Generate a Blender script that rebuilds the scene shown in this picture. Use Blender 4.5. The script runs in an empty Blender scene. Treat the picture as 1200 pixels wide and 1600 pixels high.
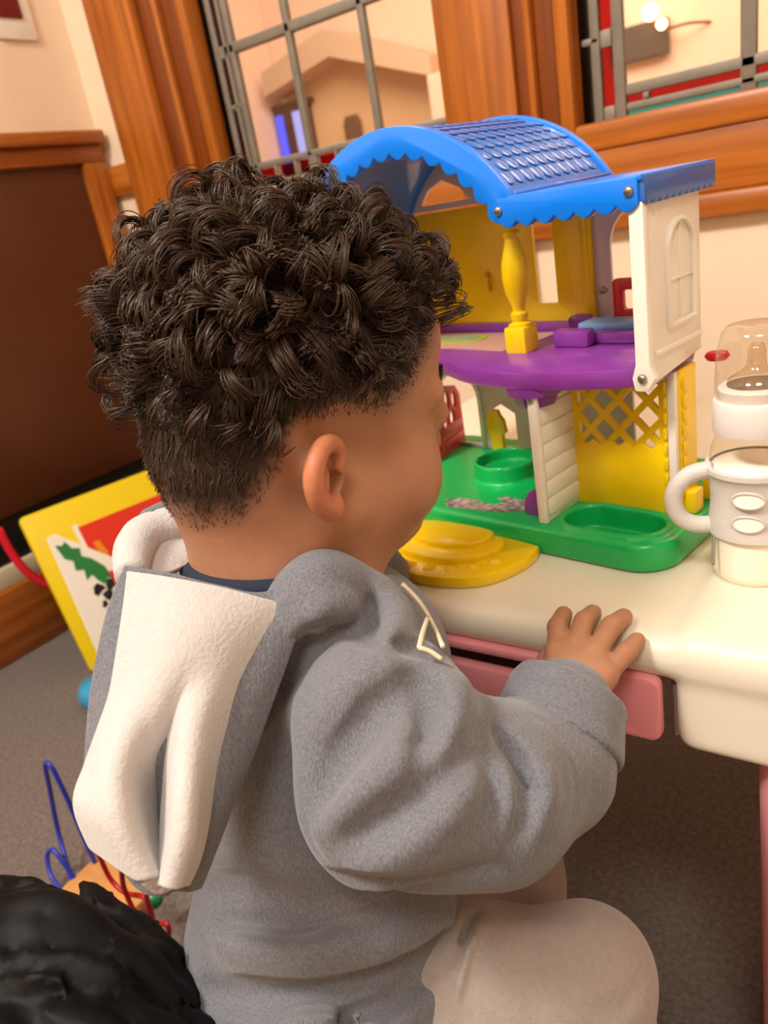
import bpy, bmesh, math, random
import numpy as np
from mathutils import Vector, Matrix, noise
random.seed(7); RNG = np.random.default_rng(7)
SC = bpy.context.scene; COL = SC.collection

# ------------------------------------------------------------------ camera, world, lights, exposure
CAM_ROT = ((0.8152, -0.0806, 0.5735), (0.5542, 0.3960, -0.7321), (-0.1681, 0.9147, 0.3675))
cd = bpy.data.cameras.new('camera'); cam = bpy.data.objects.new('camera', cd); COL.objects.link(cam)
M4 = Matrix(CAM_ROT).to_4x4(); M4.translation = (0, 0, .78); cam.matrix_world = M4
cd.sensor_fit = 'VERTICAL'; cd.sensor_height = 36; cd.lens = 1200/1600*36; cd.clip_start = .01
cd.dof.use_dof = True; cd.dof.focus_distance = .47; cd.dof.aperture_fstop = 9
SC.camera = cam
w = bpy.data.worlds.new('world'); SC.world = w; w.use_nodes = True
bg = w.node_tree.nodes['Background']; bg.inputs['Color'].default_value = (1, .80, .60, 1); bg.inputs['Strength'].default_value = .30
def area(name, loc, target, size, power, col):
    d = bpy.data.lights.new(name, 'AREA'); d.energy = power; d.size = size; d.color = col
    o = bpy.data.objects.new(name, d); COL.objects.link(o); o.location = loc
    o.rotation_euler = (Vector(target)-Vector(loc)).to_track_quat('-Z', 'Y').to_euler(); return o
area('ceiling_and_fill_light', (-.85, -.65, 2.35), (-.3, .4, .5), .5, 43, (1, .95, .87))
area('ceiling_and_fill_light', (.35, -.55, 2.35), (0, .6, .5), .6, 18, (1, .95, .87))  # added fill lamp, brightens the front of the doll house
area('hall_light', (-1.6, 2.4, 2.6), (-1.6, 3.4, .6), 1.6, 52, (1, .86, .72))
area('hall_light', (.6, 2.6, 2.6), (.2, 3.6, .8), 1.4, 34, (1, .84, .64))
vs = SC.view_settings; vs.view_transform = 'Standard'; vs.look = 'None'; vs.gamma = 1; vs.use_curve_mapping = False; vs.exposure = 0.72

# ------------------------------------------------------------------ helpers
def lin(h):
    c = [int(h[i:i+2], 16)/255 for i in (0, 2, 4)]
    return tuple(x/12.92 if x < .04045 else ((x+.055)/1.055)**2.4 for x in c)+(1,)
def mat(name, col, rough=.5, spec=.5, noise_scale=0, noise_amt=.0, bump=0, bump_scale=None, coat=0, sheen=0, sss=0, trans=0, metal=0, stretch=None, col2=None, detail=4):
    m = bpy.data.materials.new(name); m.use_nodes = True; nt = m.node_tree; b = nt.nodes['Principled BSDF']
    c = lin(col) if isinstance(col, str) else col
    b.inputs['Base Color'].default_value = c; b.inputs['Roughness'].default_value = rough
    b.inputs['Specular IOR Level'].default_value = spec; b.inputs['Coat Weight'].default_value = coat
    b.inputs['Coat Roughness'].default_value = .08
    b.inputs['Sheen Weight'].default_value = sheen; b.inputs['Transmission Weight'].default_value = trans; b.inputs['Metallic'].default_value = metal
    if sss: b.inputs['Subsurface Weight'].default_value = sss; b.inputs['Subsurface Radius'].default_value = (1, .35, .2); b.inputs['Subsurface Scale'].default_value = .006
    if noise_scale or bump:
        tc = nt.nodes.new('ShaderNodeTexCoord'); mp = nt.nodes.new('ShaderNodeMapping'); nt.links.new(tc.outputs['Object'], mp.inputs['Vector'])
        if stretch: mp.inputs['Scale'].default_value = stretch
    if noise_scale:
        n = nt.nodes.new('ShaderNodeTexNoise'); n.inputs['Scale'].default_value = noise_scale; n.inputs['Detail'].default_value = detail
        nt.links.new(mp.outputs[0], n.inputs['Vector'])
        r = nt.nodes.new('ShaderNodeValToRGB'); r.color_ramp.elements[0].position = .3; r.color_ramp.elements[1].position = .7
        d = lin(col2) if col2 else tuple(x*(1-noise_amt) for x in c[:3])+(1,)
        r.color_ramp.elements[0].color = d; r.color_ramp.elements[1].color = c
        nt.links.new(n.outputs['Fac'], r.inputs['Fac']); nt.links.new(r.outputs['Color'], b.inputs['Base Color'])
    if bump:
        n2 = nt.nodes.new('ShaderNodeTexNoise'); n2.inputs['Scale'].default_value = bump_scale or noise_scale; n2.inputs['Detail'].default_value = 3
        nt.links.new(mp.outputs[0], n2.inputs['Vector'])
        bp = nt.nodes.new('ShaderNodeBump'); bp.inputs['Strength'].default_value = bump; bp.inputs['Distance'].default_value = .002
        nt.links.new(n2.outputs['Fac'], bp.inputs['Height']); nt.links.new(bp.outputs[0], b.inputs['Normal'])
    return m
def glass_mat(name, col, refl=.06, tint=1.0):
    m = bpy.data.materials.new(name); m.use_nodes = True; nt = m.node_tree; nt.nodes.clear()
    o = nt.nodes.new('ShaderNodeOutputMaterial'); t = nt.nodes.new('ShaderNodeBsdfTransparent'); g = nt.nodes.new('ShaderNodeBsdfGlossy')
    x = nt.nodes.new('ShaderNodeMixShader'); lw = nt.nodes.new('ShaderNodeLayerWeight'); lw.inputs['Blend'].default_value = .5
    pw = nt.nodes.new('ShaderNodeMath'); pw.operation = 'POWER'; pw.inputs[1].default_value = 4; nt.links.new(lw.outputs['Facing'], pw.inputs[0])
    mth = nt.nodes.new('ShaderNodeMath'); mth.operation = 'MULTIPLY_ADD'; mth.inputs[1].default_value = .6; mth.inputs[2].default_value = refl
    nt.links.new(pw.outputs[0], mth.inputs[0]); nt.links.new(mth.outputs[0], x.inputs['Fac'])
    t.inputs['Color'].default_value = lin(col); g.inputs['Roughness'].default_value = .03
    nt.links.new(t.outputs[0], x.inputs[1]); nt.links.new(g.outputs[0], x.inputs[2]); nt.links.new(x.outputs[0], o.inputs['Surface'])
    return m
def emit_mat(name, col, s):
    m = bpy.data.materials.new(name); m.use_nodes = True; nt = m.node_tree; b = nt.nodes['Principled BSDF']
    b.inputs['Emission Color'].default_value = lin(col); b.inputs['Emission Strength'].default_value = s; b.inputs['Base Color'].default_value = lin(col); return m
def tag(o, label=None, cat=None, group=None, kind=None):
    if label: o['label'] = label
    if cat: o['category'] = cat
    if group: o['group'] = group
    if kind: o['kind'] = kind
    return o
def link(name, me, m, parent=None, smooth=False):
    if m is not None and not isinstance(m, (list, tuple)): me.materials.append(m)
    elif m: [me.materials.append(x) for x in m]
    if smooth: me.polygons.foreach_set('use_smooth', [True]*len(me.polygons))
    o = bpy.data.objects.new(name, me); COL.objects.link(o)
    if parent: o.parent = parent
    return o
def obj(name, bm, m, parent=None, smooth=False):
    bmesh.ops.recalc_face_normals(bm, faces=bm.faces)
    me = bpy.data.meshes.new(name); bm.to_mesh(me); bm.free()
    o = link(name, me, m, parent, smooth)
    if smooth == 'auto': me.set_sharp_from_angle(angle=math.radians(38))
    return o
def copyobj(o, parent=None, loc=None):
    c = o.copy(); COL.objects.link(c)
    if parent: c.parent = parent
    if loc is not None: c.location = loc
    return c
def empty(name, loc=(0, 0, 0), rz=0):
    o = bpy.data.objects.new(name, None); COL.objects.link(o); o.location = loc; o.rotation_euler = (0, 0, rz); o.empty_display_size = .05; return o
def box(bm, x0, x1, y0, y1, z0, z1, bev=0, seg=2):
    t = bmesh.new(); bmesh.ops.create_cube(t, size=1)
    bmesh.ops.scale(t, vec=(abs(x1-x0), abs(y1-y0), abs(z1-z0)), verts=t.verts); bmesh.ops.translate(t, vec=((x0+x1)/2, (y0+y1)/2, (z0+z1)/2), verts=t.verts)
    if bev: bmesh.ops.bevel(t, geom=t.edges[:], offset=bev, segments=seg, affect='EDGES', profile=.5)
    merge(bm, t); return bm
def merge(bm, t, mtx=None):
    if mtx: bmesh.ops.transform(t, matrix=mtx, verts=t.verts)
    me = bpy.data.meshes.new('tmp'); t.to_mesh(me); t.free(); bm.from_mesh(me); bpy.data.meshes.remove(me)
def bx(*a, **k): return box(bmesh.new(), *a, **k)
def plate(bm, outer, holes=(), t=.003, axis='y', pos=0, bev=0):
    """2D outline (a,b) with holes made into a slab: axis y -> (x,z), axis z -> (x,y), axis x -> (y,z); from pos to pos+t"""
    s = bmesh.new(); 
    f3 = {'y': lambda a, b: (a, pos, b), 'z': lambda a, b: (a, b, pos), 'x': lambda a, b: (pos, a, b)}[axis]
    es = []
    for loop in [outer]+list(holes):
        vs_ = [s.verts.new(f3(*p)) for p in loop]
        for i in range(len(vs_)): es.append(s.edges.new((vs_[i], vs_[(i+1) % len(vs_)])))
    bmesh.ops.triangle_fill(s, use_beauty=True, use_dissolve=False, edges=es)
    fs = s.faces[:]
    r = bmesh.ops.extrude_face_region(s, geom=fs); d = {'y': (0, t, 0), 'z': (0, 0, t), 'x': (t, 0, 0)}[axis]
    bmesh.ops.translate(s, vec=d, verts=[v for v in r['geom'] if isinstance(v, bmesh.types.BMVert)])
    bmesh.ops.recalc_face_normals(s, faces=s.faces)
    if bev:
        bmesh.ops.dissolve_limit(s, angle_limit=.01, verts=s.verts, edges=s.edges)
        ee = [e for e in s.edges if len(e.link_faces) == 2 and e.calc_face_angle(0) > 1.0]
        bmesh.ops.bevel(s, geom=ee, offset=bev, segments=2, affect='EDGES', profile=.5)
    merge(bm, s); return bm
def tube(bm, pts, r, n=8, cap=True, closed=False):
    P = [Vector(p) for p in pts]; N = len(P); rr = r if isinstance(r, (list, tuple)) else [r]*N
    rings = []; up = None
    for i in range(N):
        a = P[(i-1) % N] if (closed or i > 0) else P[i]; b = P[(i+1) % N] if (closed or i < N-1) else P[i]
        t = (b-a).normalized()
        if up is None: up = t.orthogonal().normalized()
        up = (up-t*up.dot(t)).normalized(); s = t.cross(up)
        rings.append([bm.verts.new(P[i]+(up*math.cos(2*math.pi*k/n)+s*math.sin(2*math.pi*k/n))*rr[i]) for k in range(n)])
    for i in range(N if closed else N-1):
        A, B = rings[i], rings[(i+1) % N]
        for k in range(n): bm.faces.new((A[k], A[(k+1) % n], B[(k+1) % n], B[k]))
    if cap and not closed: bm.faces.new(rings[0][::-1]); bm.faces.new(rings[-1])
    return bm
def lathe(bm, prof, c=(0, 0, 0), n=40, sx=1, sy=1):
    rings = [[bm.verts.new((c[0]+r*sx*math.cos(2*math.pi*k/n), c[1]+r*sy*math.sin(2*math.pi*k/n), c[2]+z)) for k in range(n)] if r > 1e-6 else [bm.verts.new((c[0], c[1], c[2]+z))] for r, z in prof]
    for A, B in zip(rings, rings[1:]):
        for k in range(n):
            q = [A[k % len(A)], A[(k+1) % len(A)], B[(k+1) % len(B)], B[k % len(B)]]
            u = []
            for v in q:
                if v not in u: u.append(v)
            if len(u) > 2: bm.faces.new(u)
    return bm
def arc(cx, cz, r, a0, a1, n): return [(cx+r*math.cos(a0+(a1-a0)*i/n), cz+r*math.sin(a0+(a1-a0)*i/n)) for i in range(n+1)]
def rrect(x0, x1, y0, y1, r, n=5):
    o = []
    for cx, cy, a in ((x1-r, y1-r, 0), (x0+r, y1-r, 90), (x0+r, y0+r, 180), (x1-r, y0+r, 270)):
        o += arc(cx, cy, r, math.radians(a), math.radians(a+90), n)
    return o
def smooth_path(pts, n=8, closed=False):
    P = [np.array(p, float) for p in pts]; out = []; N = len(P)
    g = (lambda i: P[i % N]) if closed else (lambda i: P[min(max(i, 0), N-1)])
    for i in range(N if closed else N-1):
        p0, p1, p2, p3 = g(i-1), g(i), g(i+1), g(i+2)
        for k in range(n):
            t = k/n; out.append(.5*((2*p1)+(-p0+p2)*t+(2*p0-5*p1+4*p2-p3)*t*t+(-p0+3*p1-3*p2+p3)*t**3))
    if not closed: out.append(P[-1])
    return [tuple(p) for p in out]

# ------------------------------------------------------------------ signed-distance sculpting + surface nets
class Field:
    def __init__(s, lo, hi, h):
        s.lo = np.array(lo, np.float32); s.h = h; s.n = np.ceil((np.array(hi)-s.lo)/h).astype(int)+1
        s.f = np.full(s.n, .06, np.float32)
    def sub(s, lo, hi):
        i0 = np.clip(np.floor((np.array(lo)-s.lo)/s.h).astype(int), 0, s.n); i1 = np.clip(np.ceil((np.array(hi)-s.lo)/s.h).astype(int)+1, 0, s.n)
        sl = tuple(slice(a, b) for a, b in zip(i0, i1))
        g = [(s.lo[k]+np.arange(i0[k], i1[k], dtype=np.float32)*s.h) for k in range(3)]
        return sl, g[0][:, None, None], g[1][None, :, None], g[2][None, None, :]
    def add(s, d, sl, k, neg=False):
        a = s.f[sl]
        if neg: a = -a
        if k > 0:
            hh = np.clip(.5+.5*(a-d)/k, 0, 1); r = a+(d-a)*hh-k*hh*(1-hh)
        else: r = np.minimum(a, d)
        s.f[sl] = -r if neg else r
    def capsule(s, a, b, ra, rb=None, k=.01, neg=False):
        rb = ra if rb is None else rb; a = np.array(a, np.float32); b = np.array(b, np.float32); R_ = max(ra, rb)+k+.03
        sl, x, y, z = s.sub(np.minimum(a, b)-R_, np.maximum(a, b)+R_)
        v = b-a; L = float(v@v)+1e-12
        px, py, pz = x-a[0], y-a[1], z-a[2]; t = np.clip((px*v[0]+py*v[1]+pz*v[2])/L, 0, 1)
        d = np.sqrt((px-t*v[0])**2+(py-t*v[1])**2+(pz-t*v[2])**2)-(ra+(rb-ra)*t)
        s.add(d, sl, k, neg)
    def chain(s, pts, rad, k=.01, neg=False):
        for i in range(len(pts)-1): s.capsule(pts[i], pts[i+1], rad[i], rad[i+1], k, neg)
    def ell(s, c, r, ax=None, k=.01, neg=False):
        c = np.array(c, np.float32); R_ = max(r)+k+.03
        sl, x, y, z = s.sub(c-R_, c+R_); px, py, pz = x-c[0], y-c[1], z-c[2]
        if ax is None: ax = np.eye(3)
        q = [px*ax[i][0]+py*ax[i][1]+pz*ax[i][2] for i in range(3)]
        k0 = np.sqrt(sum((q[i]/r[i])**2 for i in range(3))); k1 = np.sqrt(sum((q[i]/r[i]**2)**2 for i in range(3)))+1e-9
        s.add(k0*(k0-1)/k1, sl, k, neg)
    def crease(s, pts, amp, wdt):
        """push the surface in (amp>0) or out (amp<0) along a 3D polyline"""
        P = np.array(pts, np.float32)
        sl, x, y, z = s.sub(P.min(0)-3*wdt, P.max(0)+3*wdt); dm = None; L = len(P)-1
        for i in range(L):
            a, v = P[i], P[i+1]-P[i]; l2 = float(v@v)+1e-12
            px, py, pz = x-a[0], y-a[1], z-a[2]; t = np.clip((px*v[0]+py*v[1]+pz*v[2])/l2, 0, 1)
            d2 = (px-t*v[0])**2+(py-t*v[1])**2+(pz-t*v[2])**2
            tap = np.sin(np.pi*np.clip(.06+.88*(i+t)/L, 0, 1))**.6
            e = np.exp(-d2/wdt**2)*tap
            dm = e if dm is None else np.maximum(dm, e)
        s.f[sl] += amp*dm
    def wobble(s, amp, scale, seed=0):
        r = np.random.default_rng(seed); x, y, z = s.sub(s.lo, s.lo+s.n*s.h)[1:]
        acc = 0
        for i in range(6):
            k = r.normal(size=3); k *= scale/np.linalg.norm(k)*r.uniform(.6, 1.5); ph = r.uniform(0, 6.28)
            acc = acc+np.sin(k[0]*x+k[1]*y+k[2]*z+ph).astype(np.float32)
        s.f += amp*acc/3
    def wrinkle(s, amp, scale, seed=0):
        r = np.random.default_rng(seed); x, y, z = s.sub(s.lo, s.lo+s.n*s.h)[1:]; best = None
        wx = .012*np.sin(31*y+17*z)+.01*np.sin(23*z-11*x); wy = .012*np.sin(27*z+19*x+1); wz = .012*np.sin(25*x-21*y+2)
        for i in range(4):
            k = r.normal(size=3)*(1, 1, 1.3); k *= scale/np.linalg.norm(k)*r.uniform(.7, 1.3); ph = r.uniform(0, 6.28)
            v = np.abs(np.sin(k[0]*(x+wx)+k[1]*(y+wy)+k[2]*(z+wz)+ph)).astype(np.float32); best = v if best is None else np.minimum(best, v)
        s.f += amp*(.35-np.sqrt(best+.002))
    def halfspace(s, p, n):
        p = np.array(p, np.float32); n = np.array(n, np.float32); n /= np.linalg.norm(n)
        x, y, z = s.sub(s.lo, s.lo+s.n*s.h)[1:]
        s.f = np.maximum(s.f, (x-p[0])*n[0]+(y-p[1])*n[1]+(z-p[2])*n[2])
    def mesh(s, name, smooth_it=1):
        F = s.f; S = F < 0; nx, ny, nz = F.shape
        cnt = np.zeros((nx-1, ny-1, nz-1), np.int8)
        for i in (0, 1):
            for j in (0, 1):
                for k in (0, 1): cnt += S[i:nx-1+i, j:ny-1+j, k:nz-1+k]
        act = (cnt > 0) & (cnt < 8); I = np.argwhere(act); idx = np.full(act.shape, -1, np.int32); idx[act] = np.arange(len(I))
        acc = np.zeros((len(I), 3)); num = np.zeros(len(I))
        cr = [(i, j, k) for i in (0, 1) for j in (0, 1) for k in (0, 1)]
        vals = {c: F[I[:, 0]+c[0], I[:, 1]+c[1], I[:, 2]+c[2]] for c in cr}
        for a in cr:
            for ax in range(3):
                if a[ax] == 0:
                    b = list(a); b[ax] = 1; b = tuple(b); va, vb = vals[a], vals[b]; m = (va < 0) != (vb < 0)
                    t = np.where(m, va/(va-vb+1e-20), 0)
                    p = np.array(a, float)[None]+np.zeros((len(I), 1)); p[:, ax] += t
                    acc += p*m[:, None]; num += m
        V = s.lo+(I+acc/num[:, None])*s.h
        quads = []
        for ax in range(3):
            o = [1, 1, 1]; o[ax] = 0; A = [slice(1, None)]*3; 
            s0 = [slice(1, -1)]*3; s0[ax] = slice(0, -1); s1 = [slice(1, -1)]*3; s1[ax] = slice(1, None)
            a, b = S[tuple(s0)], S[tuple(s1)]; E = np.argwhere(a != b); base = E+np.array(o)
            u, v = [(1, 2), (2, 0), (0, 1)][ax]
            du = np.zeros(3, int); du[u] = 1; dv = np.zeros(3, int); dv[v] = 1
            g = lambda q: idx[q[:, 0], q[:, 1], q[:, 2]]
            Q = np.stack([g(base-du-dv), g(base-dv), g(base), g(base-du)], 1)
            fl = ~a[E[:, 0], E[:, 1], E[:, 2]]; Q[fl] = Q[fl][:, ::-1]; quads.append(Q)
        Q = np.concatenate(quads)
        for _ in range(smooth_it):
            sm = np.zeros_like(V); n_ = np.zeros(len(V))
            for a, b in ((0, 1), (1, 2), (2, 3), (3, 0)):
                for p, q in ((a, b), (b, a)):
                    for c in range(3): sm[:, c] += np.bincount(Q[:, p], V[Q[:, q], c], len(V))
                    n_ += np.bincount(Q[:, p], minlength=len(V))
            V = .5*V+.5*sm/n_[:, None]
        return rawmesh(name, V, Q)
def rawmesh(name, V, Q):
    V = np.asarray(V, np.float32); Q = np.asarray(Q, np.int32); k = Q.shape[1]
    me = bpy.data.meshes.new(name); me.vertices.add(len(V)); me.vertices.foreach_set('co', V.ravel())
    me.loops.add(Q.size); me.loops.foreach_set('vertex_index', Q.ravel()); me.polygons.add(len(Q))
    me.polygons.foreach_set('loop_start', np.arange(0, Q.size, k, dtype=np.int32))
    me.polygons.foreach_set('use_smooth', np.ones(len(Q), bool)); me.update(calc_edges=True); return me
# ------------------------------------------------------------------ setting
WY, LX = 1.27, -1.62
M = {}
M['wallpaint'] = mat('wall_paint', 'F0D8BC', .75, .3, 30, .03, .15, 180)
M['woodv'] = mat('wood_vertical_grain', 'BC6C22', .36, .5, 1, 0, .12, 1, stretch=(60, 60, 3), col2='8C480D')
M['woodh'] = mat('wood_horizontal_grain', 'BC6C22', .36, .5, 1, 0, .12, 1, stretch=(3, 60, 60), col2='8C480D')
M['woody'] = mat('wood_depth_grain', 'B4692A', .4, .5, 1, 0, .12, 1, stretch=(60, 3, 60), col2='8F4A14')
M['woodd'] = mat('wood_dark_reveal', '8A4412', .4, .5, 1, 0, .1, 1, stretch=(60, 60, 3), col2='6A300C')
M['panel'] = mat('brown_board', '5C3016', .45, .4, 6, .15)
M['black'] = mat('matte_black', '17120E', .6, .3)
M['carpet'] = mat('carpet', '7D726C', .95, .1, 160, 0, .8, 420, col2='5E5550', sheen=.2)
M['cream_trim'] = mat('cream_trim', 'D8C9A8', .5)
M['lead'] = mat('lead_came', '8B8478', .55, .5, 40, .2, metal=.25)
M['clear'] = glass_mat('clear_glass', 'FBF6F0', .015)
M['redglass'] = glass_mat('red_glass', 'C02A30', .03)
M['maroon'] = glass_mat('maroon_glass', '8A3A36', .03)
M['tealglass'] = glass_mat('teal_glass', '6FC0C4', .05)
M['darkglass'] = glass_mat('dark_green_glass', '3E4438', .03)

fl = tag(obj('floor', bx(-2.2, 1.6, -1.4, 1.4, -.05, 0), M['carpet']), 'worn grey-brown carpet floor', kind='structure')
bm = bmesh.new()
O1, O2, ZT = (-1.265, -.69), (-.485, .30), 1.72
box(bm, LX-.1, O1[0], WY, WY+.12, 0, 2.4); box(bm, O1[1], O2[0], WY, WY+.12, 0, 2.4); box(bm, O2[1], 1.6, WY, WY+.12, 0, 2.4)
for a, b in (O1, O2): box(bm, a, b, WY, WY+.12, 0, .82); box(bm, a, b, WY, WY+.12, ZT, 2.4)
tag(obj('wall_back', bm, M['wallpaint']), 'cream painted wall with two leaded inner windows', kind='structure')
tag(obj('wall_left', bx(LX-.1, LX, -1.4, WY, 0, 2.4), M['wallpaint']), 'cream painted wall on the left', kind='structure')

def board(name, x0, x1, z0, z1, y0, m, parent, bev=.004): return obj(name, bx(x0, x1, y0, WY, z0, z1, bev), m, parent, 'auto')
t1 = tag(empty('trim_1', (0, 0, 0)), 'orange wooden casing left of the first window', kind='structure')
board('casing_board', -1.525, -1.405, 0, 1.8, WY-.022, M['woodv'], t1); board('moulding', -1.405, -1.375, 0, 1.8, WY-.034, M['woodv'], t1, .010)
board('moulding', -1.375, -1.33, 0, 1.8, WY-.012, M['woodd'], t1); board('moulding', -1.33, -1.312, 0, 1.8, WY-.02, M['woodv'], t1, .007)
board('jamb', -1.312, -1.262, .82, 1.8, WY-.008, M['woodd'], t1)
t2 = tag(empty('trim_2'), 'wide orange wooden casing between the two windows', kind='structure')
board('casing_board', -.683, -.572, .0, 1.8, WY-.022, M['woodv'], t2); board('moulding', -.572, -.552, 0.8, 1.8, WY-.014, M['woodd'], t2)
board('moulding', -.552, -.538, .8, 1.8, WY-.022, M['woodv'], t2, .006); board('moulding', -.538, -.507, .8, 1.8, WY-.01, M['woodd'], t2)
t3 = tag(empty('trim_3'), 'wooden dado rail and panel boards under the windows', kind='structure')
board('dado_rail', LX, -1.525, .898, .962, WY-.018, M['woodh'], t3)
board('apron_board', -.572, 1.2, .716, .80, WY-.020, M['woodh'], t3); board('apron_moulding', -.683, 1.2, .680, .716, WY-.030, M['woodh'], t3, .010)
board('apron_board', -1.312, -.683, .716, .83, WY-.020, M['woodh'], t3); board('apron_moulding', -1.312, -.683, .680, .716, WY-.030, M['woodh'], t3, .010)

def came(parent, x0, x1, z0, z1, d=.007): return obj('lead_came', bx(x0, x1, WY+.018, WY+.018+d*2, z0, z1, min(.003, (x1-x0)*.3, (z1-z0)*.3)), M['lead'], parent, 'auto')
def pane(parent, x0, x1, z0, z1, m): return obj('pane', bx(x0, x1, WY+.023, WY+.026, z0, z1), M[m], parent)
def frame(win, x0, x1, z0, z1, wd=.022):
    obj('frame', bx(x0-wd, x0, WY-.018, WY+.05, z0-.04, z1, .006), M['woodv'], win, 'auto'); obj('frame', bx(x1, x1+wd, WY-.018, WY+.05, z0-.04, z1, .006), M['woodv'], win, 'auto')
    obj('sill', bx(x0, x1, WY-.026, WY+.05, z0-.04, z0, .008), M['woodh'], win, 'auto')
w1 = tag(empty('window_1'), 'leaded inner window with red glass border on the left', kind='structure')
frame(w1, -1.24, -.705, .845, ZT, .024)
xs = [-1.24, -1.215, -1.175, -1.03, -.864, -.712]; zs = [.893, 1.107, 1.33, 1.55, ZT]
W_ = .0072
pane(w1, -1.24, -1.221, .845, ZT, 'darkglass')
for x in xs[1:]: came(w1, x-W_, x+W_, .845, ZT)
for z in zs[1:-1]: came(w1, -1.215, -.705, z-.009, z+.009, .0095)
came(w1, -1.215, -.705, zs[0]-.006, zs[0]+.006); came(w1, -1.24, -.705, .851, .861)
for i in range(2, 5):
    for a, b in zip(zs, zs[1:]): pane(w1, xs[i]+W_, xs[i+1]-W_, a+.006, b-.006, 'clear')
zz = .893
for k in range(7):
    z1_ = zz+(.09 if k % 2 else .115); pane(w1, xs[1]+W_, xs[2]-.018, zz+.004, z1_-.006, 'maroon'); came(w1, xs[1], xs[2], z1_-.004, z1_+.004); zz = z1_
obj('lead_came', bx(xs[2]-.018, xs[2]-.010, WY+.018, WY+.03, .893, ZT), M['lead'], w1)
x = -1.17
for k in range(9):
    pane(w1, x+.004, x+.042, .863, .886, 'redglass'); came(w1, x+.043, x+.049, .861, .888); x += .052
w2 = tag(empty('window_2'), 'leaded inner window with red and teal glass border on the right', kind='structure')
frame(w2, -.482, .28, .838, ZT, .024)
pane(w2, -.482, -.464, .838, ZT, 'darkglass')
for x, q in ((-.457, .0075), (-.423, .0085), (-.246, .0105), (-.07, .007), (.105, .007), (.274, .006)): came(w2, x-q, x+q, .838, ZT)
came(w2, -.478, -.45, .944, .954)
for a, b in ((.858, .936), (.960, 1.05), (1.07, 1.2)): pane(w2, -.4495, -.4315, a, b, 'redglass'); came(w2, -.4495, -.4315, b, b+(.024 if a < .9 else .02))
came(w2, -.4495, -.4315, .838, .858)
for z in (1.107, 1.33, 1.55): came(w2, -.4145, .28, z-.009, z+.009)
came(w2, -.4145, .28, .8665, .882); came(w2, -.4145, .28, .8455, .8565)
for a, b in ((-.4145, -.2565), (-.2355, -.077), (-.063, .098), (.112, .268)):
    for c, d in ((.882, 1.098), (1.116, 1.321), (1.339, 1.541), (1.559, ZT)): pane(w2, a, b, c, d, 'clear')
    pane(w2, a, b, .838, .8455, 'tealglass')
    pane(w2, a, a+.024, .8565, .8665, 'redglass'); came(w2, a+.024, a+.034, .8565, .8665); pane(w2, a+.034, b, .8565, .8665, 'redglass')

# left wall: brown board in a wooden surround, skirting below
cb = tag(empty('trim_4'), 'brown board in an orange wooden surround on the left wall', kind='structure')
def lboard(name, y0, y1, z0, z1, d, m, bev=.004): return obj(name, bx(LX, LX+d, y0, y1, z0, z1, bev), m, cb, 'auto')
lboard('shelf_lip', -.6, 1.257, 1.012, 1.04, .045, M['woody'], .006); lboard('top_rail', -.6, 1.252, .975, 1.012, .028, M['woody']); lboard('jamb', 1.192, 1.252, .0, .975, .03, M['woodv'])
lboard('board', -.6, 1.19, .30, .972, .014, M['panel'], .001); lboard('recess_panel', -.6, 1.19, .2, .30, .006, M['black'], .001)
bl = tag(empty('baseboard_left'), 'wooden skirting under a cream strip', kind='structure')
obj('skirting', bx(LX, LX+.03, -1.3, 1.19, 0, .156, .008), M['woody'], bl, 'auto'); obj('cream_strip', bx(LX, LX+.02, -1.3, 1.19, .156, .2, .003), M['cream_trim'], bl, 'auto')
sp = tag(empty('alarm_plate', (LX, 1.139, 1.269)), 'white wall plate with a dark red square high on the left wall', 'wall plate')
obj('plate', plate(bmesh.new(), rrect(-.05, .045, -.05, .05, .008), t=.008, axis='x', bev=.002), mat('white_plastic', 'EDE4D6', .4), sp, 'auto')
obj('button', plate(bmesh.new(), rrect(-.045, .02, -.012, .04, .004), t=.004, axis='x', pos=.008, bev=.001), mat('dark_red_plastic', '6B1414', .4), sp, 'auto')

# rest of the room, behind and beside the camera
tag(obj('wall_right', bx(1.6, 1.7, -1.4, WY, 0, 2.4), M['wallpaint']), 'cream painted wall on the right', kind='structure')
tag(obj('wall_front', bx(LX-.1, 1.7, -1.5, -1.4, 0, 2.4), M['wallpaint']), 'cream painted wall behind the viewer', kind='structure')
tag(obj('ceiling', bx(LX-.1, 1.7, -1.5, WY+.12, 2.4, 2.5), mat('ceiling_white', 'EFE6DA', .8)), 'plain ceiling', kind='structure')
# room beyond the windows
hallw = mat('hall_plaster', 'F2D3BE', .8, .2, 8, .03)
hw = tag(obj('wall_hall', bx(-6, 3, 4.3, 4.4, 0, 3.2), hallw), 'pale pink wall of the hall beyond the windows', kind='structure')
tag(obj('floor_hall', bx(-6, 3, 1.40, 4.3, -.05, 0), mat('hall_floor', 'A07C62', .6)), 'floor of the hall beyond', kind='structure')
tag(obj('wall_hall_left', bx(-6, -5.9, 1.4, 4.3, 0, 3.2), hallw), 'end wall of the hall beyond', kind='structure')
al = tag(empty('trim_5'), 'shallow gabled niche and piers in the hall wall', kind='structure')
niche = mat('niche_plaster', 'D9B79C', .8, .2); dniche = mat('niche_shade', 'E6C096', .8, .2)
obj('gable_hood', plate(bmesh.new(), [(-3.52, 1.50), (-3.50, 1.63), (-3.0, 1.74), (-2.33, 1.46), (-2.33, 1.36), (-2.98, 1.60)], t=.22, axis='y', pos=4.06), niche, al)
obj('niche_back', plate(bmesh.new(), [(-3.52, .6), (-3.52, 1.52), (-2.98, 1.60), (-2.36, 1.36), (-2.36, .6)], t=.02, axis='y', pos=4.27), dniche, al)
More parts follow.
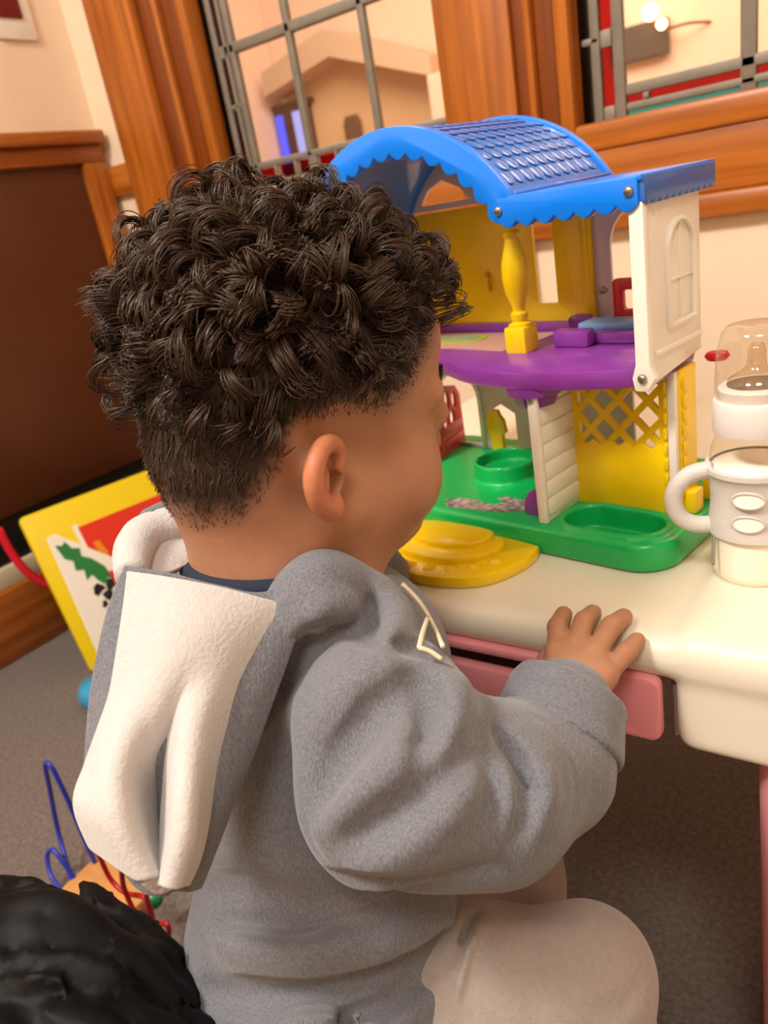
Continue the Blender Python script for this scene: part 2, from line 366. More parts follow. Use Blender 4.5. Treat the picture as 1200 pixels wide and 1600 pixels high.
obj('pier', bx(-3.83, -3.60, 3.98, 4.3, 0, 3.0, .01), hallw, al); obj('curtain', bx(-4.4, -3.85, 4.0, 4.3, 1.36, 3.0, .01), mat('dusky_pink', 'C09A90', .8), al); obj('dado_panel', bx(-4.4, -3.85, 3.98, 4.3, 0, 1.36, .01), mat('maroon_dado', '8A4A42', .6), al); obj('pier', bx(-2.33, -2.18, 4.0, 4.3, 0, 1.36, .01), hallw, al)
obj('pier', bx(-1.95, -1.72, 3.9, 4.3, 0, 3.0, .01), hallw, al); obj('cornice', bx(-2.6, -1.72, 4.0, 4.3, 2.06, 2.2, .01), hallw, al)
cbn = tag(empty('display_cabinet', (-3.46, 4.2, 0)), 'dark display cabinet with blue lit panels seen through left window', 'cabinet')
obj('case', plate(bmesh.new(), [(-.13, 0), (.13, 0), (.13, 1.43), (.16, 1.43), (.16, 1.46), (-.16, 1.46), (-.16, 1.43), (-.13, 1.43)], t=.07, axis='y'), mat('cabinet_brown', '5A3E2E', .5), cbn)
for x, c in ((-.085, '4A50E8'), (.06, '8890D8')): obj('lit_panel', bx(x-.03, x+.03, -.012, 0, 1.08, 1.40), emit_mat('blue_light', c, .7), cbn)
tag(obj('notice_board', plate(bmesh.new(), rrect(-1.43, -1.16, 1.205, 1.355, .006), t=.05, axis='y', pos=4.24, bev=.004), mat('board_grey', '54463E', .4), None), 'dark grey screen on hall wall through right window', 'screen')
lp = tag(empty('wall_lamp', (-1.18, 4.3, 1.36)), 'twin bulb wall lamp above the grey screen in the hall', 'lamp')
bm = tube(bmesh.new(), smooth_path([(.2, 0, -.07), (.12, -.07, -.06), (.02, -.1, -.06), (-.03, -.12, -.02)], 6), .006, 6); obj('arm', bm, M['woodd'], lp)
bm = bmesh.new(); bmesh.ops.create_uvsphere(bm, u_segments=16, v_segments=10, radius=.036, matrix=Matrix.Translation((-.035, -.12, .02))); bl_ = emit_mat('bulb', 'FFE0A0', 5); obj('bulb', bm, bl_, lp, True)
bm = bmesh.new(); bmesh.ops.create_uvsphere(bm, u_segments=16, v_segments=10, radius=.024, matrix=Matrix.Translation((.015, -.12, -.04))); obj('bulb', bm, bl_, lp, True)
dr = tag(obj('hall_door', plate(bmesh.new(), [(-3.08, .5), (-2.96, .5), (-2.96, 1.26), (-2.98, 1.3), (-3.06, 1.3), (-3.08, 1.26)], t=.02, axis='y', pos=4.23), mat('door_brown', '7A5A46', .5)), 'small brown arched door inside the hall niche', 'door')
# ------------------------------------------------------------------ play table
T = .474
cream = mat('cream_plastic', 'EBE2CE', .38, .5, 30, .02); pink = mat('pink_plastic', 'EC959C', .4, .5, 40, .04)
pt = tag(empty('play_table', (-.3, .75, 0)), 'cream topped toddler play table with pink rail and legs', 'table')
def tl(x, y): return (x+.3, y-.75)
F = Field((-.66-.02+.3-.2, -.32, .36), (.55, .32, .49), .004)
x0, x1, y0, y1 = -.30, .50, -.302, .298
def rbox(F, cx, cy, cz, hx, hy, hz, r, k=0, neg=False, rx=None):
    rx = r if rx is None else rx
    sl, x, y, z = F.sub((cx-hx-.05, cy-hy-.05, cz-hz-.05), (cx+hx+.05, cy+hy+.05, cz+hz+.05))
    qx, qy = np.maximum(abs(x-cx)-hx+rx, 0), np.maximum(abs(y-cy)-hy+rx, 0)
    d2 = np.sqrt(qx**2+qy**2)-rx+np.minimum(np.maximum(abs(x-cx)-hx+rx, abs(y-cy)-hy+rx), 0)
    qz = abs(z-cz)-hz
    d = np.sqrt(np.maximum(d2+r, 0)**2+np.maximum(qz+r, 0)**2)-r+np.minimum(np.maximum(d2+r, qz+r), 0)
    F.add(d, sl, k, neg)
rbox(F, (x0+x1)/2, 0, .458, (x1-x0)/2, .3, .016, .014, rx=.05)
rbox(F, .335, 0, .432, .168, .298, .046, .009, k=.006, rx=.014)
rbox(F, -.21, 0, .432, .09, .298, .046, .009, k=.006, rx=.014)
rbox(F, .347, 0, .40, .155, .274, .05, .01, neg=True, rx=.03); rbox(F, -.21, 0, .40, .065, .274, .05, .01, neg=True, rx=.03)
link('tabletop', F.mesh('tabletop', 1), cream, pt)
bm = bmesh.new()
plate(bm, rrect(-.115, .160, .393, .446, .008), [rrect(-.05, .071, .424, .438, .006)], t=.012, axis='y', pos=-.304, bev=.003)
obj('rail', bm, pink, pt, 'auto')
obj('drawer_liner', bx(-.10, .08, -.27, -.262, .40, .446), mat('dark_red_inside', '4A1A1E', .5), pt)
for sx, sy in ((.29, -.213), (.29, .213), (-.22, -.213), (-.22, .213)):
    bm = bmesh.new(); d = 1 if sx > 0 else -1
    sec = lambda z, o, h: [(sx+o*d+a*h, sy+b*h, z) for a, b in rrect(-1, 1, -1, 1, .35, 4)]
    rings = [[bm.verts.new(p) for p in sec(z, o, h)] for z, o, h in ((0, 0, .060), (.008, 0, .066), (.2, 0, .070), (.43, 0, .075))]
    for A, B in zip(rings, rings[1:]):
        for k in range(len(A)): bm.faces.new((A[k], A[(k+1) % len(A)], B[(k+1) % len(B)], B[k]))
    bm.faces.new(rings[0][::-1]); bm.faces.new(rings[-1]); obj('leg', bm, pink, pt, 'auto')
hg = mat('steel_screw', 'A09A90', .35, metal=.9)
obj('hinge', tube(bmesh.new(), [(.166, -.286, .392), (.166, -.286, .436)], .0035, 8), hg, pt)

# ------------------------------------------------------------------ doll house (local frame: x right, y back, z up from the table)
HR = math.radians(-10)
dh = tag(empty('doll_house', (-.18, .555, T), HR), 'colourful toy doll house with blue arched roof on the play table', 'doll house')
def pl(name, c, c2=None, **k): return mat(name, c, .28, .5, 25 if c2 else 0, 0, col2=c2, coat=.12, **k)
blue = pl('blue_plastic', '047CF2'); navy = mat('blue_roof_panel', '3C78D0', .16, .6, coat=.5); yel = pl('yellow_plastic', 'F8D208', 'F0C606'); whi = pl('white_plastic_house', 'EDE6DA'); lav = pl('lavender_plastic', 'CFC2C0')
pur = pl('purple_plastic', '8C3A9C', '7E3290'); grn = pl('green_plastic', '0CB45A', '0AA852'); redp = pl('red_plastic', 'D01E2A'); lbl = pl('light_blue_plastic', '7FB4E6')
beige = mat('sticker_beige', 'C79A86', .4); 
# base
F = Field((-.36, -.04, -.004), (.05, .22, .06), .002)
rbox(F, -.165, .0875, .013, .187, .1025, .013, .006, rx=.034)
def stad(cx, cy, a, b, z0, z1, r, neg, k=.004):
    sl, x, y, z = F.sub((cx-a-.03, cy-b-.03, z0-.03), (cx+a+.03, cy+b+.03, z1+.03)); m = min(a, b)
    q = np.sqrt(np.maximum(abs(x-cx)-a+m, 0)**2+np.maximum(abs(y-cy)-b+m, 0)**2)-m
    F.add(np.maximum(q, abs(z-(z0+z1)/2)-(z1-z0)/2), sl, k, neg)
stad(-.038, .020, .049, .029, .022, .030, 0, False, .004); stad(-.038, .020, .043, .023, .008, .05, 0, True, .004)
stad(-.195, .085, .033, .033, .02, .046, 0, False, .004); stad(-.195, .085, .029, .029, .032, .06, 0, True, .003)
link('base', F.mesh('base', 1), grn, dh)
bm = plate(bmesh.new(), [(-.064, .008), (-.02, .0), (-.012, .006), (-.02, .013), (-.05, .024), (-.066, .018)], t=.001, axis='z', pos=.0115); pond = obj('pond_sticker', bm, mat('pond_print', '5FA0C0', .3, .5, 90, 0, col2='B06A78'), dh)
bm = plate(bmesh.new(), [(-.212, .004), (-.200, -.008), (-.145, .0), (-.122, .012), (-.128, .03), (-.160, .034), (-.165, .026), (-.15, .022), (-.16, .012), (-.2, .016)], t=.0008, axis='z', pos=.0262); obj('floor_sticker', bm, mat('mosaic_print', 'C9B7A6', .4, .5, 160, 0, col2='4A3A52'), dh)
# porch
po = obj('porch', plate(bmesh.new(), smooth_path([(-.1, -.016), (-.088, -.022), (-.086, -.05), (-.1, -.085), (-.135, -.104), (-.18, -.108), (-.225, -.1), (-.25, -.075), (-.254, -.03), (-.245, -.016), (-.17, -.014)], 5, True), t=.011, axis='z', pos=0, bev=.003), yel, dh, 'auto')
obj('porch_step', plate(bmesh.new(), smooth_path([(-.118, -.03), (-.116, -.06), (-.14, -.082), (-.18, -.086), (-.214, -.076), (-.226, -.05), (-.222, -.03), (-.17, -.026)], 5, True), t=.007, axis='z', pos=.010, bev=.002), yel, po, 'auto')
obj('porch_step', plate(bmesh.new(), smooth_path([(-.13, -.028), (-.13, -.052), (-.15, -.066), (-.18, -.068), (-.204, -.058), (-.21, -.034), (-.17, -.026)], 5, True), t=.006, axis='z', pos=.016, bev=.002), yel, po, 'auto')
for i in range(9):
    a = math.radians(205+i*16); obj('bead', lathe(bmesh.new(), [(0, .0135), (.004, .013), (.006, .011), (.006, .008), (0, .008)], (-.17+.072*math.cos(a), -.028+.068*math.sin(a), 0), 12), yel, po, True)
# lower walls
pa = obj('partition', plate(bmesh.new(), [(-.002, .026), (.05, .026), (.05, .148), (-.002, .148)], t=.004, axis='x', pos=-.093, bev=.0008), whi, dh, 'auto')
obj('edge_post', bx(-.096, -.087, -.006, .000, .026, .15, .0015), whi, pa, 'auto')
for i in range(7): obj('siding_board', bx(-.0892, -.0878, .001, .05, .032+i*.0165, .0465+i*.0165, .0005), whi, pa, 'auto')
tr = obj('trellis_wall', plate(bmesh.new(), [(-.092, .026), (-.002, .026)]+sum([[(-.002-i*.015, .083), (-.0095-i*.015, .0885)] for i in range(6)], [])+[(-.092, .083)], t=.004, axis='y', pos=.049, bev=.0006), yel, dh, 'auto')
obj('trellis_frame', plate(bmesh.new(), [(-.092, .083), (-.002, .083), (-.002, .148), (-.092, .148)], [[(-.082, .083+.001), (-.009, .084), (-.009, .144), (-.082, .144)]], t=.004, axis='y', pos=.0495), yel, tr)
for s in (1, -1):
    for i in range(-4, 7):
        c = -.085+i*.0265; p0 = Vector((c, 0, .083)); p1 = Vector((c+s*.062, 0, .147)); pts = []
        d = p1-p0; ts = [0, 1]
        for xl in (-.086, -.006):
            pass
        t0, t1_ = 0.0, 1.0
        for lim, sg in ((-.088, 1), (-.006, -1)):
            ta = (lim-p0.x)/d.x
            if (d.x > 0) == (sg > 0): t0 = max(t0, ta)
            else: t1_ = min(t1_, ta)
        if t1_-t0 > .05:
            a, b = p0+d*t0, p0+d*t1_; n_ = Vector((-d.z, 0, d.x)).normalized()*.0027
            obj('lattice_slat', plate(bmesh.new(), [(a.x-n_.x, a.z-n_.z), (b.x-n_.x, b.z-n_.z), (b.x+n_.x, b.z+n_.z), (a.x+n_.x, a.z+n_.z)], t=.003, axis='y', pos=.050 if s > 0 else .0502), yel, tr)
obj('corner_post', bx(-.002, .005, .049, .055, .026, .148, .0012), whi, dh, 'auto')
ew = obj('end_wall', plate(bmesh.new(), [(.055, .026), (.085, .026), (.085, .148), (.055, .148)], t=.004, axis='x', pos=.002, bev=.0006), yel, dh, 'auto')
for i in range(9): obj('quoin', bx(-.005, -.002, .047, .052, .028+i*.013, .037+i*.013, .001), yel, ew, 'auto')
for i in range(9): obj('quoin', bx(.006, .0085, .058, .064, .028+i*.013, .037+i*.013, .001), yel, ew, 'auto')
obj('fence_block', bx(.006, .016, .058, .074, .026, .046, .002), yel, dh, 'auto'); obj('fence_block', bx(.007, .017, .09, .13, .026, .046, .002), yel, dh, 'auto')
# lower back wall with arched doorway
lw = obj('back_wall_lower', plate(bmesh.new(), [(-.345, .026), (-.03, .026), (-.03, .148), (-.345, .148)], [[(-.334, .03), (-.272, .03), (-.272, .085)]+arc(-.303, .085, .031, 0, math.pi, 10)[1:-1]+[(-.334, .085)], [(-.262, .03), (-.226, .03), (-.226, .07), (-.244, .08), (-.262, .07)], rrect(-.205, -.19, .06, .115, .003), rrect(-.085, -.04, .035, .14, .004)], t=.004, axis='y', pos=.15, bev=.0006), lav, dh, 'auto')
obj('arch_rim', tube(bmesh.new(), [(-.334, .149, .026), (-.334, .149, .085)]+[(x, .149, z) for x, z in arc(-.303, .085, .031, math.pi, 0, 12)]+[(-.272, .149, .085), (-.272, .149, .026)], .003, 8), whi, lw, True)
cac = obj('yellow_shutter', plate(bmesh.new(), [(-.252, .03), (-.236, .03), (-.236, .048), (-.231, .052), (-.233, .066), (-.237, .07), (-.24, .077), (-.25, .077), (-.253, .07), (-.257, .064), (-.255, .05), (-.252, .046)], t=.006, axis='y', pos=.136, bev=.001), yel, dh, 'auto')
rd = empty('red_door'); rd.parent = dh; rd.location = (-.293, .094, .027); rd.rotation_euler = (0, 0, math.atan2(.068, -.018))
ov = lambda cx, cz, a, b: [(cx+a*math.cos(t), cz+b*math.sin(t)) for t in [2*math.pi*i/10 for i in range(10)]]
obj('door_leaf', plate(bmesh.new(), [(0, 0), (.07, 0), (.07, .06), (.06, .072), (.035, .078), (.01, .072), (0, .06)], [ov(.017, .057, .006, .010), ov(.035, .062, .006, .011), ov(.053, .057, .006, .010), ov(.026, .038, .006, .009), ov(.044, .038, .006, .009)], t=.004, axis='y', bev=.0006), redp, rd, 'auto')
for z in (.008, .024): obj('door_rail', bx(.004, .066, -.0015, 0, z, z+.009, .0008), redp, rd, 'auto')
obj('purple_chair', plate(bmesh.new(), smooth_path([(-.118, .026), (-.101, .026), (-.101, .045), (-.106, .05), (-.114, .047), (-.118, .04)], 3, True), t=.02, axis='y', pos=.006, bev=.002), pur, dh, 'auto')
# upper floor
uo = smooth_path([(.004, .02), (-.012, .01), (-.05, -.002), (-.09, -.009), (-.13, -.006), (-.17, .006), (-.2, .022), (-.24, .042), (-.3, .05), (-.345, .052)], 4)+[(-.345, .155), (-.022, .155), (.002, .09)]
uf = obj('upper_floor', plate(bmesh.new(), uo, t=.016, axis='z', pos=.146, bev=.003), pur, dh, 'auto')
obj('back_lip', bx(-.345, -.08, .140, .149, .160, .171, .002), pur, uf, 'auto')
obj('bracket', lathe(bmesh.new(), [(0, .128), (.017, .130), (.019, .138), (.024, .140), (.024, .1465), (0, .1465)], (-.098, .012, 0), 8), pur, uf)
obj('carpet_sticker', plate(bmesh.new(), [(-.34, .07), (-.235, .07), (-.165, .06), (-.152, .075), (-.15, .135), (-.34, .135)], t=.0006, axis='z', pos=.162), beige, dh)
obj('rug_sticker', plate(bmesh.new(), [(-.258+.037*math.cos(t), .108+.02*math.sin(t)) for t in [2*math.pi*i/28 for i in range(28)]], t=.0006, axis='z', pos=.1627), mat('rug_green', 'A8B83C', .4), dh)
obj('rug_sticker', plate(bmesh.new(), [(-.258+.027*math.cos(t), .108+.013*math.sin(t)) for t in [2*math.pi*i/24 for i in range(24)]], t=.0006, axis='z', pos=.1634), mat('rug_blue', '6E9A90', .4, .5, 120, 0, col2='B0A860'), dh)
bal = obj('baluster', lathe(bmesh.new(), [(0, .184), (.0105, .184), (.0105, .187), (.006, .189), (.0078, .192), (.0078, .196), (.0055, .198), (.006, .203), (.0105, .215), (.012, .228), (.0112, .240), (.007, .255), (.006, .260), (.0075, .262), (.0075, .265), (.005, .267), (.005, .272), (.009, .274), (.009, .296), (0, .296)], (-.143, .062, 0), 24), yel, dh, 'auto')
obj('baluster_foot', bx(-.154, -.132, .051, .073, .161, .185, .002), yel, bal, 'auto')
obj('back_wall_upper', plate(bmesh.new(), [(-.345, .160), (-.120, .160), (-.120, .288), (-.345, .288)], [rrect(-.181, -.158, .188, .264, .002)], t=.004, axis='y', pos=.148, bev=.0006), yel, dh, 'auto')
obj('corner_pilaster', bx(-.126, -.116, .142, .15, .160, .288, .0015), yel, dh, 'auto')
hk = obj('wall_hook', tube(bmesh.new(), [(-.238, .147, .222), (-.238, .143, .218), (-.238, .143, .208), (-.238, .147, .204)], .0022, 6), yel, dh, True)
obj('back_wall_right', plate(bmesh.new(), [(-.116, .160), (-.022, .160), (-.022, .288), (-.116, .288)], [[(-.099, .168), (-.03, .168), (-.03, .236)]+arc(-.0645, .236, .0345, 0, math.pi, 12)[1:-1]+[(-.099, .236)]], t=.004, axis='y', pos=.148, bev=.0006), lav, dh, 'auto')
RC, RZ, RR = -.215, .217, .146
ga0 = math.asin((.290-RZ)/(RR-.006)); ga = arc(RC, RZ, RR-.006, ga0, math.pi-ga0, 24)
obj('gable_wall', plate(bmesh.new(), ga, [[(-.318, .296), (-.252, .296), (-.262, .308), (-.285, .318), (-.306, .31)]], t=.004, axis='y', pos=.1475, bev=.0005), lav, dh, 'auto')
# right end panel with embossed arched window
ep = obj('end_panel', plate(bmesh.new(), [(.0, .156), (.006, .150), (.09, .158), (.09, .280), (.0, .280)], t=.005, axis='x', pos=.004, bev=.001), whi, dh, 'auto')
obj('edge_post', plate(bmesh.new(), [(.001, .28), (.012, .28), (.012, .168), (.016, .158), (.010, .148), (.0, .148), (-.002, .158), (.001, .168)], t=.008, axis='y', pos=-.004, bev=.0015), whi, ep, 'auto')
wo = [(.031, .186), (.077, .186), (.077, .240)]+arc(.054, .240, .023, 0, math.pi, 12)[1:-1]+[(.031, .240)]
wi = [(.0345, .1895), (.0735, .1895), (.0735, .240)]+arc(.054, .240, .0195, 0, math.pi, 12)[1:-1]+[(.0345, .240)]
obj('window_rim', plate(bmesh.new(), wo, [wi], t=.004, axis='x', pos=.0085, bev=.0012), whi, ep, 'auto')
obj('window_bar', bx(.0085, .0105, .053, .055, .188, .258, .0007), whi, ep, 'auto'); obj('window_bar', bx(.0085, .0105, .035, .073, .219, .221, .0007), whi, ep, 'auto')
obj('sill_ridge', bx(.0085, .0115, .012, .088, .170, .174, .001), whi, ep, 'auto')
# upper right room furniture
obj('red_headboard', plate(bmesh.new(), rrect(-.088, -.03, .166, .210, .004), [rrect(-.078, -.058, .183, .2, .003)], t=.006, axis='y', pos=.128, bev=.001), redp, dh, 'auto')
bd = obj('purple_bed', bx(-.115, -.03, .085, .126, .162, .172, .003), pur, dh, 'auto'); obj('blue_mattress', bx(-.108, -.032, .098, .126, .171, .178, .003), lbl, bd, 'auto')
obj('bed_end', bx(-.118, -.082, .072, .086, .162, .177, .003), pur, bd, 'auto'); obj('bed_end', bx(-.130, -.112, .118, .135, .162, .180, .003), pur, bd, 'auto')
obj('red_knob', lathe(bmesh.new(), [(0, -.004), (.008, -.003), (.01, .0), (.008, .003), (0, .004)], (.012, .112, .146), 16), redp, dh, True)
# roof
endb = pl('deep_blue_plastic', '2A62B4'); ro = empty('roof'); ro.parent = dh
a0 = math.asin((.294-RZ)/RR)
def scallops(pts, r):   # list of points along the lower edge -> bumps
    out = []
    for a, b in zip(pts, pts[1:]):
        A, B = Vector(a), Vector(b); d = B-A; n_ = Vector((d.y, -d.x)).normalized()
        for i in range(6): t = i/6; out.append(tuple(A+d*t+n_*(r*math.sin(math.pi*t))))
    out.append(tuple(pts[-1])); return out
inner = arc(RC, RZ, RR-.020, math.pi-a0*.55, .488, 16)
outr = arc(RC, RZ, RR, a0, math.pi-a0*.7, 30)
sc = scallops(inner, .0052)
obj('arch_fascia', plate(bmesh.new(), outr+sc, t=.010, axis='y', pos=-.006, bev=.0015), blue, ro, 'auto')
n_ = 7; flp = [(-.104+i*(.114/n_), .2775) for i in range(n_+1)]
obj('front_fascia', plate(bmesh.new(), scallops(flp, .0050)+[(.010, .295), (-.104, .295)], t=.009, axis='y', pos=-.0065, bev=.0015), blue, ro, 'auto')
m_ = 11; elp = [(-.004+i*(.112/m_), .2785) for i in range(m_+1)]
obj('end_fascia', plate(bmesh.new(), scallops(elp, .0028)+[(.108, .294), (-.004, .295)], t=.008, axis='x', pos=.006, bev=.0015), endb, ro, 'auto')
obj('flat_roof', plate(bmesh.new(), [(-.1, -.006), (.013, -.006), (.013, .108), (-.04, .12), (-.12, .153), (-.12, .02)], t=.004, axis='z', pos=.2915, bev=.001), blue, ro, 'auto')
vo = arc(RC, RZ, RR-.0035, a0*.98, math.pi-a0*.7, 40); vi = arc(RC, RZ, RR-.0075, math.pi-a0*.7, a0*.98, 40)
vt = obj('vault', plate(bmesh.new(), vo+vi, t=.142, axis='y', pos=.002), navy, ro, 'auto')
obj('back_rim', plate(bmesh.new(), arc(RC, RZ, RR, a0, math.pi-a0*.7, 40)+arc(RC, RZ, RR-.009, math.pi-a0*.7, a0, 40), t=.007, axis='y', pos=.144, bev=.0015), blue, ro, 'auto')
obj('eave_lip', tube(bmesh.new(), [(RC+(RR-.002)*math.cos(a0*1.05), .004, RZ+(RR-.002)*math.sin(a0*1.05)), (RC+(RR-.002)*math.cos(a0*1.05), .148, RZ+(RR-.002)*math.sin(a0*1.05))], .0022, 8), navy, ro, True)
shin = None; k = 0
for i in range(15):
    an = a0*1.25+i*.098
    for j in range(10):
        yy = .012+j*.0135+(.00675 if i % 2 else 0)
        if yy > .141: continue
        if shin is None:
            bm = bmesh.new(); lo = [(-.0062, .005), (-.0062, -.001)]+[(x, z) for x, z in arc(0, -.001, .0062, math.pi, 2*math.pi, 8)][1:]+[(.0062, .005)]
            plate(bm, lo, t=.0007, axis='z', pos=0, bev=.0002); shin = obj('shingle', bm, navy, vt, 'auto'); o = shin
        else: o = copyobj(shin, vt)
        nrm = Vector((math.cos(an), 0, math.sin(an))); tan = Vector((-math.sin(an), 0, math.cos(an)))
        mt = Matrix((Vector((0, 1, 0)), tan, nrm)).transposed()
        tl_ = Matrix.Rotation(math.radians(-2.5), 3, 'X'); o.rotation_euler = (mt @ tl_).to_euler()
        o.location = nrm*(RR-.0034)+Vector((RC, yy, RZ))
for x, z in ((-.103, .286), (.004, .286)):
    bm = lathe(bmesh.new(), [(0, .0022), (.0022, .002), (.0034, .001), (.0036, -.002), (0, -.002)], (0, 0, 0), 16); o = obj('screw', bm, hg, ro, True); o.location = (x, -.0068, z); o.rotation_euler = (math.pi/2, 0, 0)
for loc, rot in (((.0065, -.0045, .158), (math.pi/2, 0, 0)), ((-.0915, -.0065, .139), (math.pi/2, 0, 0)), ((-.225, .147, .281), (math.pi/2, 0, 0)), ((-.108, .147, .198), (math.pi/2, 0, 0))):
    o = copyobj([x for x in ro.children if x.name.startswith('screw')][0], dh, loc); o.rotation_euler = rot
# hidden left side: end wall so the house closes
obj('end_wall', plate(bmesh.new(), [(.05, .026), (.15, .026), (.15, .29), (.05, .29)], [rrect(.075, .125, .05, .12, .005), rrect(.075, .125, .19, .26, .005)], t=.004, axis='x', pos=-.346, bev=.0006), yel, dh, 'auto')

# ------------------------------------------------------------------ baby bottle
bb = tag(empty('baby_bottle', (-.1015, .566, T)), 'clear baby bottle of milk with a grey two-handled grip beside the doll house', 'bottle'); bb.scale = (.97, .97, .94)
bclear = glass_mat('bottle_plastic', 'FEFCF8', .025); milk = mat('milk', 'FFF9EE', .5); grip = mat('grey_silicone', 'CFCAC4', .5); colr = mat('white_collar', 'E4DDD8', .35)
obj('bottle_body', lathe(bmesh.new(), [(0, .001), (.027, .001), (.0305, .005), (.0315, .012), (.0305, .05), (.0285, .07), (.0305, .09), (.032, .100), (.031, .110), (.027, .121), (.0245, .127), (.0245, .132)], n=48), bclear, bb, True)
obj('milk_fill', lathe(bmesh.new(), [(0, .002), (.026, .002), (.0295, .006), (.0305, .012), (.0295, .05), (.0275, .07), (.0293, .089), (.0303, .097), (0, .098)], n=48), milk, bb, True)
obj('collar', lathe(bmesh.new(), [(.023, .124), (.029, .124), (.0297, .126), (.0297, .146), (.0285, .149), (.026, .150), (.026, .157), (.0235, .159), (.02, .159)], n=48), colr, bb, 'auto')
obj('teat', lathe(bmesh.new(), [(.020, .158), (.019, .163), (.011, .168), (.0065, .173), (.0058, .180), (.006, .184), (.0045, .188), (0, .189)], n=24), glass_mat('silicone_teat', 'F8F0E6', .10), bb, True)
obj('cap', lathe(bmesh.new(), [(.0275, .150), (.0277, .165), (.0262, .185), (.023, .198), (.019, .2025), (.012, .2035), (0, .203)], n=48), glass_mat('clear_cap', 'FBF7F2', .05), bb, True)
gp = obj('grip_sleeve', lathe(bmesh.new(), [(.0312, .042), (.0335, .043), (.0335, .047), (.0318, .062), (.0312, .072), (.0325, .084), (.0335, .092), (.0355, .094), (.0355, .0975), (.0325, .098)], n=48), grip, bb, 'auto')
for s, a in ((1, 200), (-1, 20)):
    ca, sa = math.cos(math.radians(a)), math.sin(math.radians(a))
    pth = smooth_path([(.030*ca, .030*sa, .094), (.045*ca, .045*sa, .091), (.056*ca, .056*sa, .080), (.058*ca, .058*sa, .066), (.053*ca, .053*sa, .054), (.043*ca, .043*sa, .048), (.031*ca, .031*sa, .047)], 5)
    obj('handle', tube(bmesh.new(), pth, .0068, 14), grip, gp, True)
for z in (.079, .060):
    an = math.radians(-88); q = [Vector((.0338*math.cos(an+.32*math.cos(t)), .0338*math.sin(an+.32*math.cos(t)), z+.0062*math.sin(t))) for t in [2*math.pi*i/28 for i in range(28)]]
    bm = bmesh.new(); c = [bm.verts.new(v) for v in q]; bm.faces.new(c); bmesh.ops.triangulate(bm, faces=bm.faces[:]); obj('grip_window', bm, milk, gp, True)
    obj('window_rim', tube(bmesh.new(), q, .0011, 6, closed=True), grip, gp, True)

an = math.radians(222); obj('strap', tube(bmesh.new(), smooth_path([(.0325*math.cos(an+.0*i)*1.0, .0325*math.sin(an+.08*i), .044-.006*i) for i in range(5)], 3), .0012, 6), mat('grey_strap', '8A8A80', .5), gp, True)
# ------------------------------------------------------------------ toys on the floor at left
bk = tag(empty('play_board', (-1.355, .686, .004)), 'yellow board with red block and green splash leaning on left wall', 'board')
e1 = Vector((.2088, .978, 0)); e2 = Vector((-.3179, .1553, .9353)); e2 = (e2-e1*e2.dot(e1)).normalized(); nn = e1.cross(e2)
bk.rotation_euler = Matrix((e1, -nn, e2)).transposed().to_euler()      # local x along, y into the board, z up
pr_ = dict(axis='y')
obj('board_body', plate(bmesh.new(), rrect(0, .42, 0, .345, .012), t=.014, pos=0, bev=.003, **pr_), mat('yellow_card', 'E2C60A', .35), bk, 'auto')
obj('red_block', plate(bmesh.new(), [(.097, .285), (.40, .285), (.40, .10), (.145, .10), (.10, .19)], t=.003, pos=-.003, bev=.001, **pr_), mat('red_card', 'D8301A', .35), bk)
obj('white_corner', plate(bmesh.new(), [(.088, .292), (.099, .292), (.108, .2), (.10, .19), (.088, .24)], t=.002, pos=-.0025, **pr_), mat('white_card', 'EDE8DC', .4), bk)
obj('white_block', plate(bmesh.new(), [(.024, .02), (.031, .287), (.05, .29), (.085, .252), (.15, .185), (.40, .175), (.40, .02), (.05, .012)], t=.003, pos=-.005, bev=.001, **pr_), bpy.data.materials['white_card'], bk)
obj('green_splash', plate(bmesh.new(), [(.040, .268), (.052, .262), (.06, .268), (.068, .25), (.082, .244), (.078, .228), (.095, .215), (.112, .19), (.118, .160), (.106, .166), (.100, .152), (.088, .168), (.082, .185), (.068, .178), (.072, .2), (.056, .205), (.06, .225), (.046, .235)], t=.002, pos=-.0065, **pr_), mat('green_card', '1E7A3A', .4), bk)
obj('red_splash', plate(bmesh.new(), [(.112, .178), (.15, .165), (.155, .14), (.13, .15), (.12, .14)], t=.002, pos=-.0065, **pr_), bpy.data.materials['red_card'], bk)
obj('yellow_mark', plate(bmesh.new(), [(.112, .245), (.125, .244), (.132, .215), (.128, .195), (.118, .2)], t=.0015, pos=-.0042, **pr_), mat('orange_card', 'E08A18', .4), bk)
spot = mat('black_ink', '1C1A22', .4); rr = random.Random(4)
for i in range(14):
    cx, cz, r = .06+rr.uniform(0, .055), .06+rr.uniform(0, .10), rr.uniform(.004, .011)
    obj('dark_spot', plate(bmesh.new(), [(cx+r*rr.uniform(.6, 1.2)*math.cos(t), cz+1.3*r*rr.uniform(.6, 1.2)*math.sin(t)) for t in [2*math.pi*k/9 for k in range(9)]], t=.0012, pos=-.0060, **pr_), spot, bk)
bxo = tag(obj('storage_box', bx(-1.585, -1.475, .80, 1.17, 0, .285, .012), M['black']), 'black box on the floor behind the yellow board', 'box')
bm = bmesh.new(); tube(bm, smooth_path([(-1.49, .676, .32), (-1.488, .682, .265), (-1.48, .70, .205), (-1.465, .75, .152), (-1.44, .84, .142)], 8), .0085, 10)
tag(obj('red_strap', bm, mat('red_strap', 'D4142C', .4), None, True), 'curved red strap behind left edge of the yellow board', 'strap')
bs = bmesh.new(); lathe(bs, [(0, 0), (.035, 0), (.042, .01), (.042, .03), (.034, .042), (0, .045)], (-1.252, 0.638, 0), 24)
tag(obj('blue_cup', bs, mat('sky_blue_plastic', '3E9CC8', .35), None, True), 'small sky blue toy lying below the yellow board', 'toy')
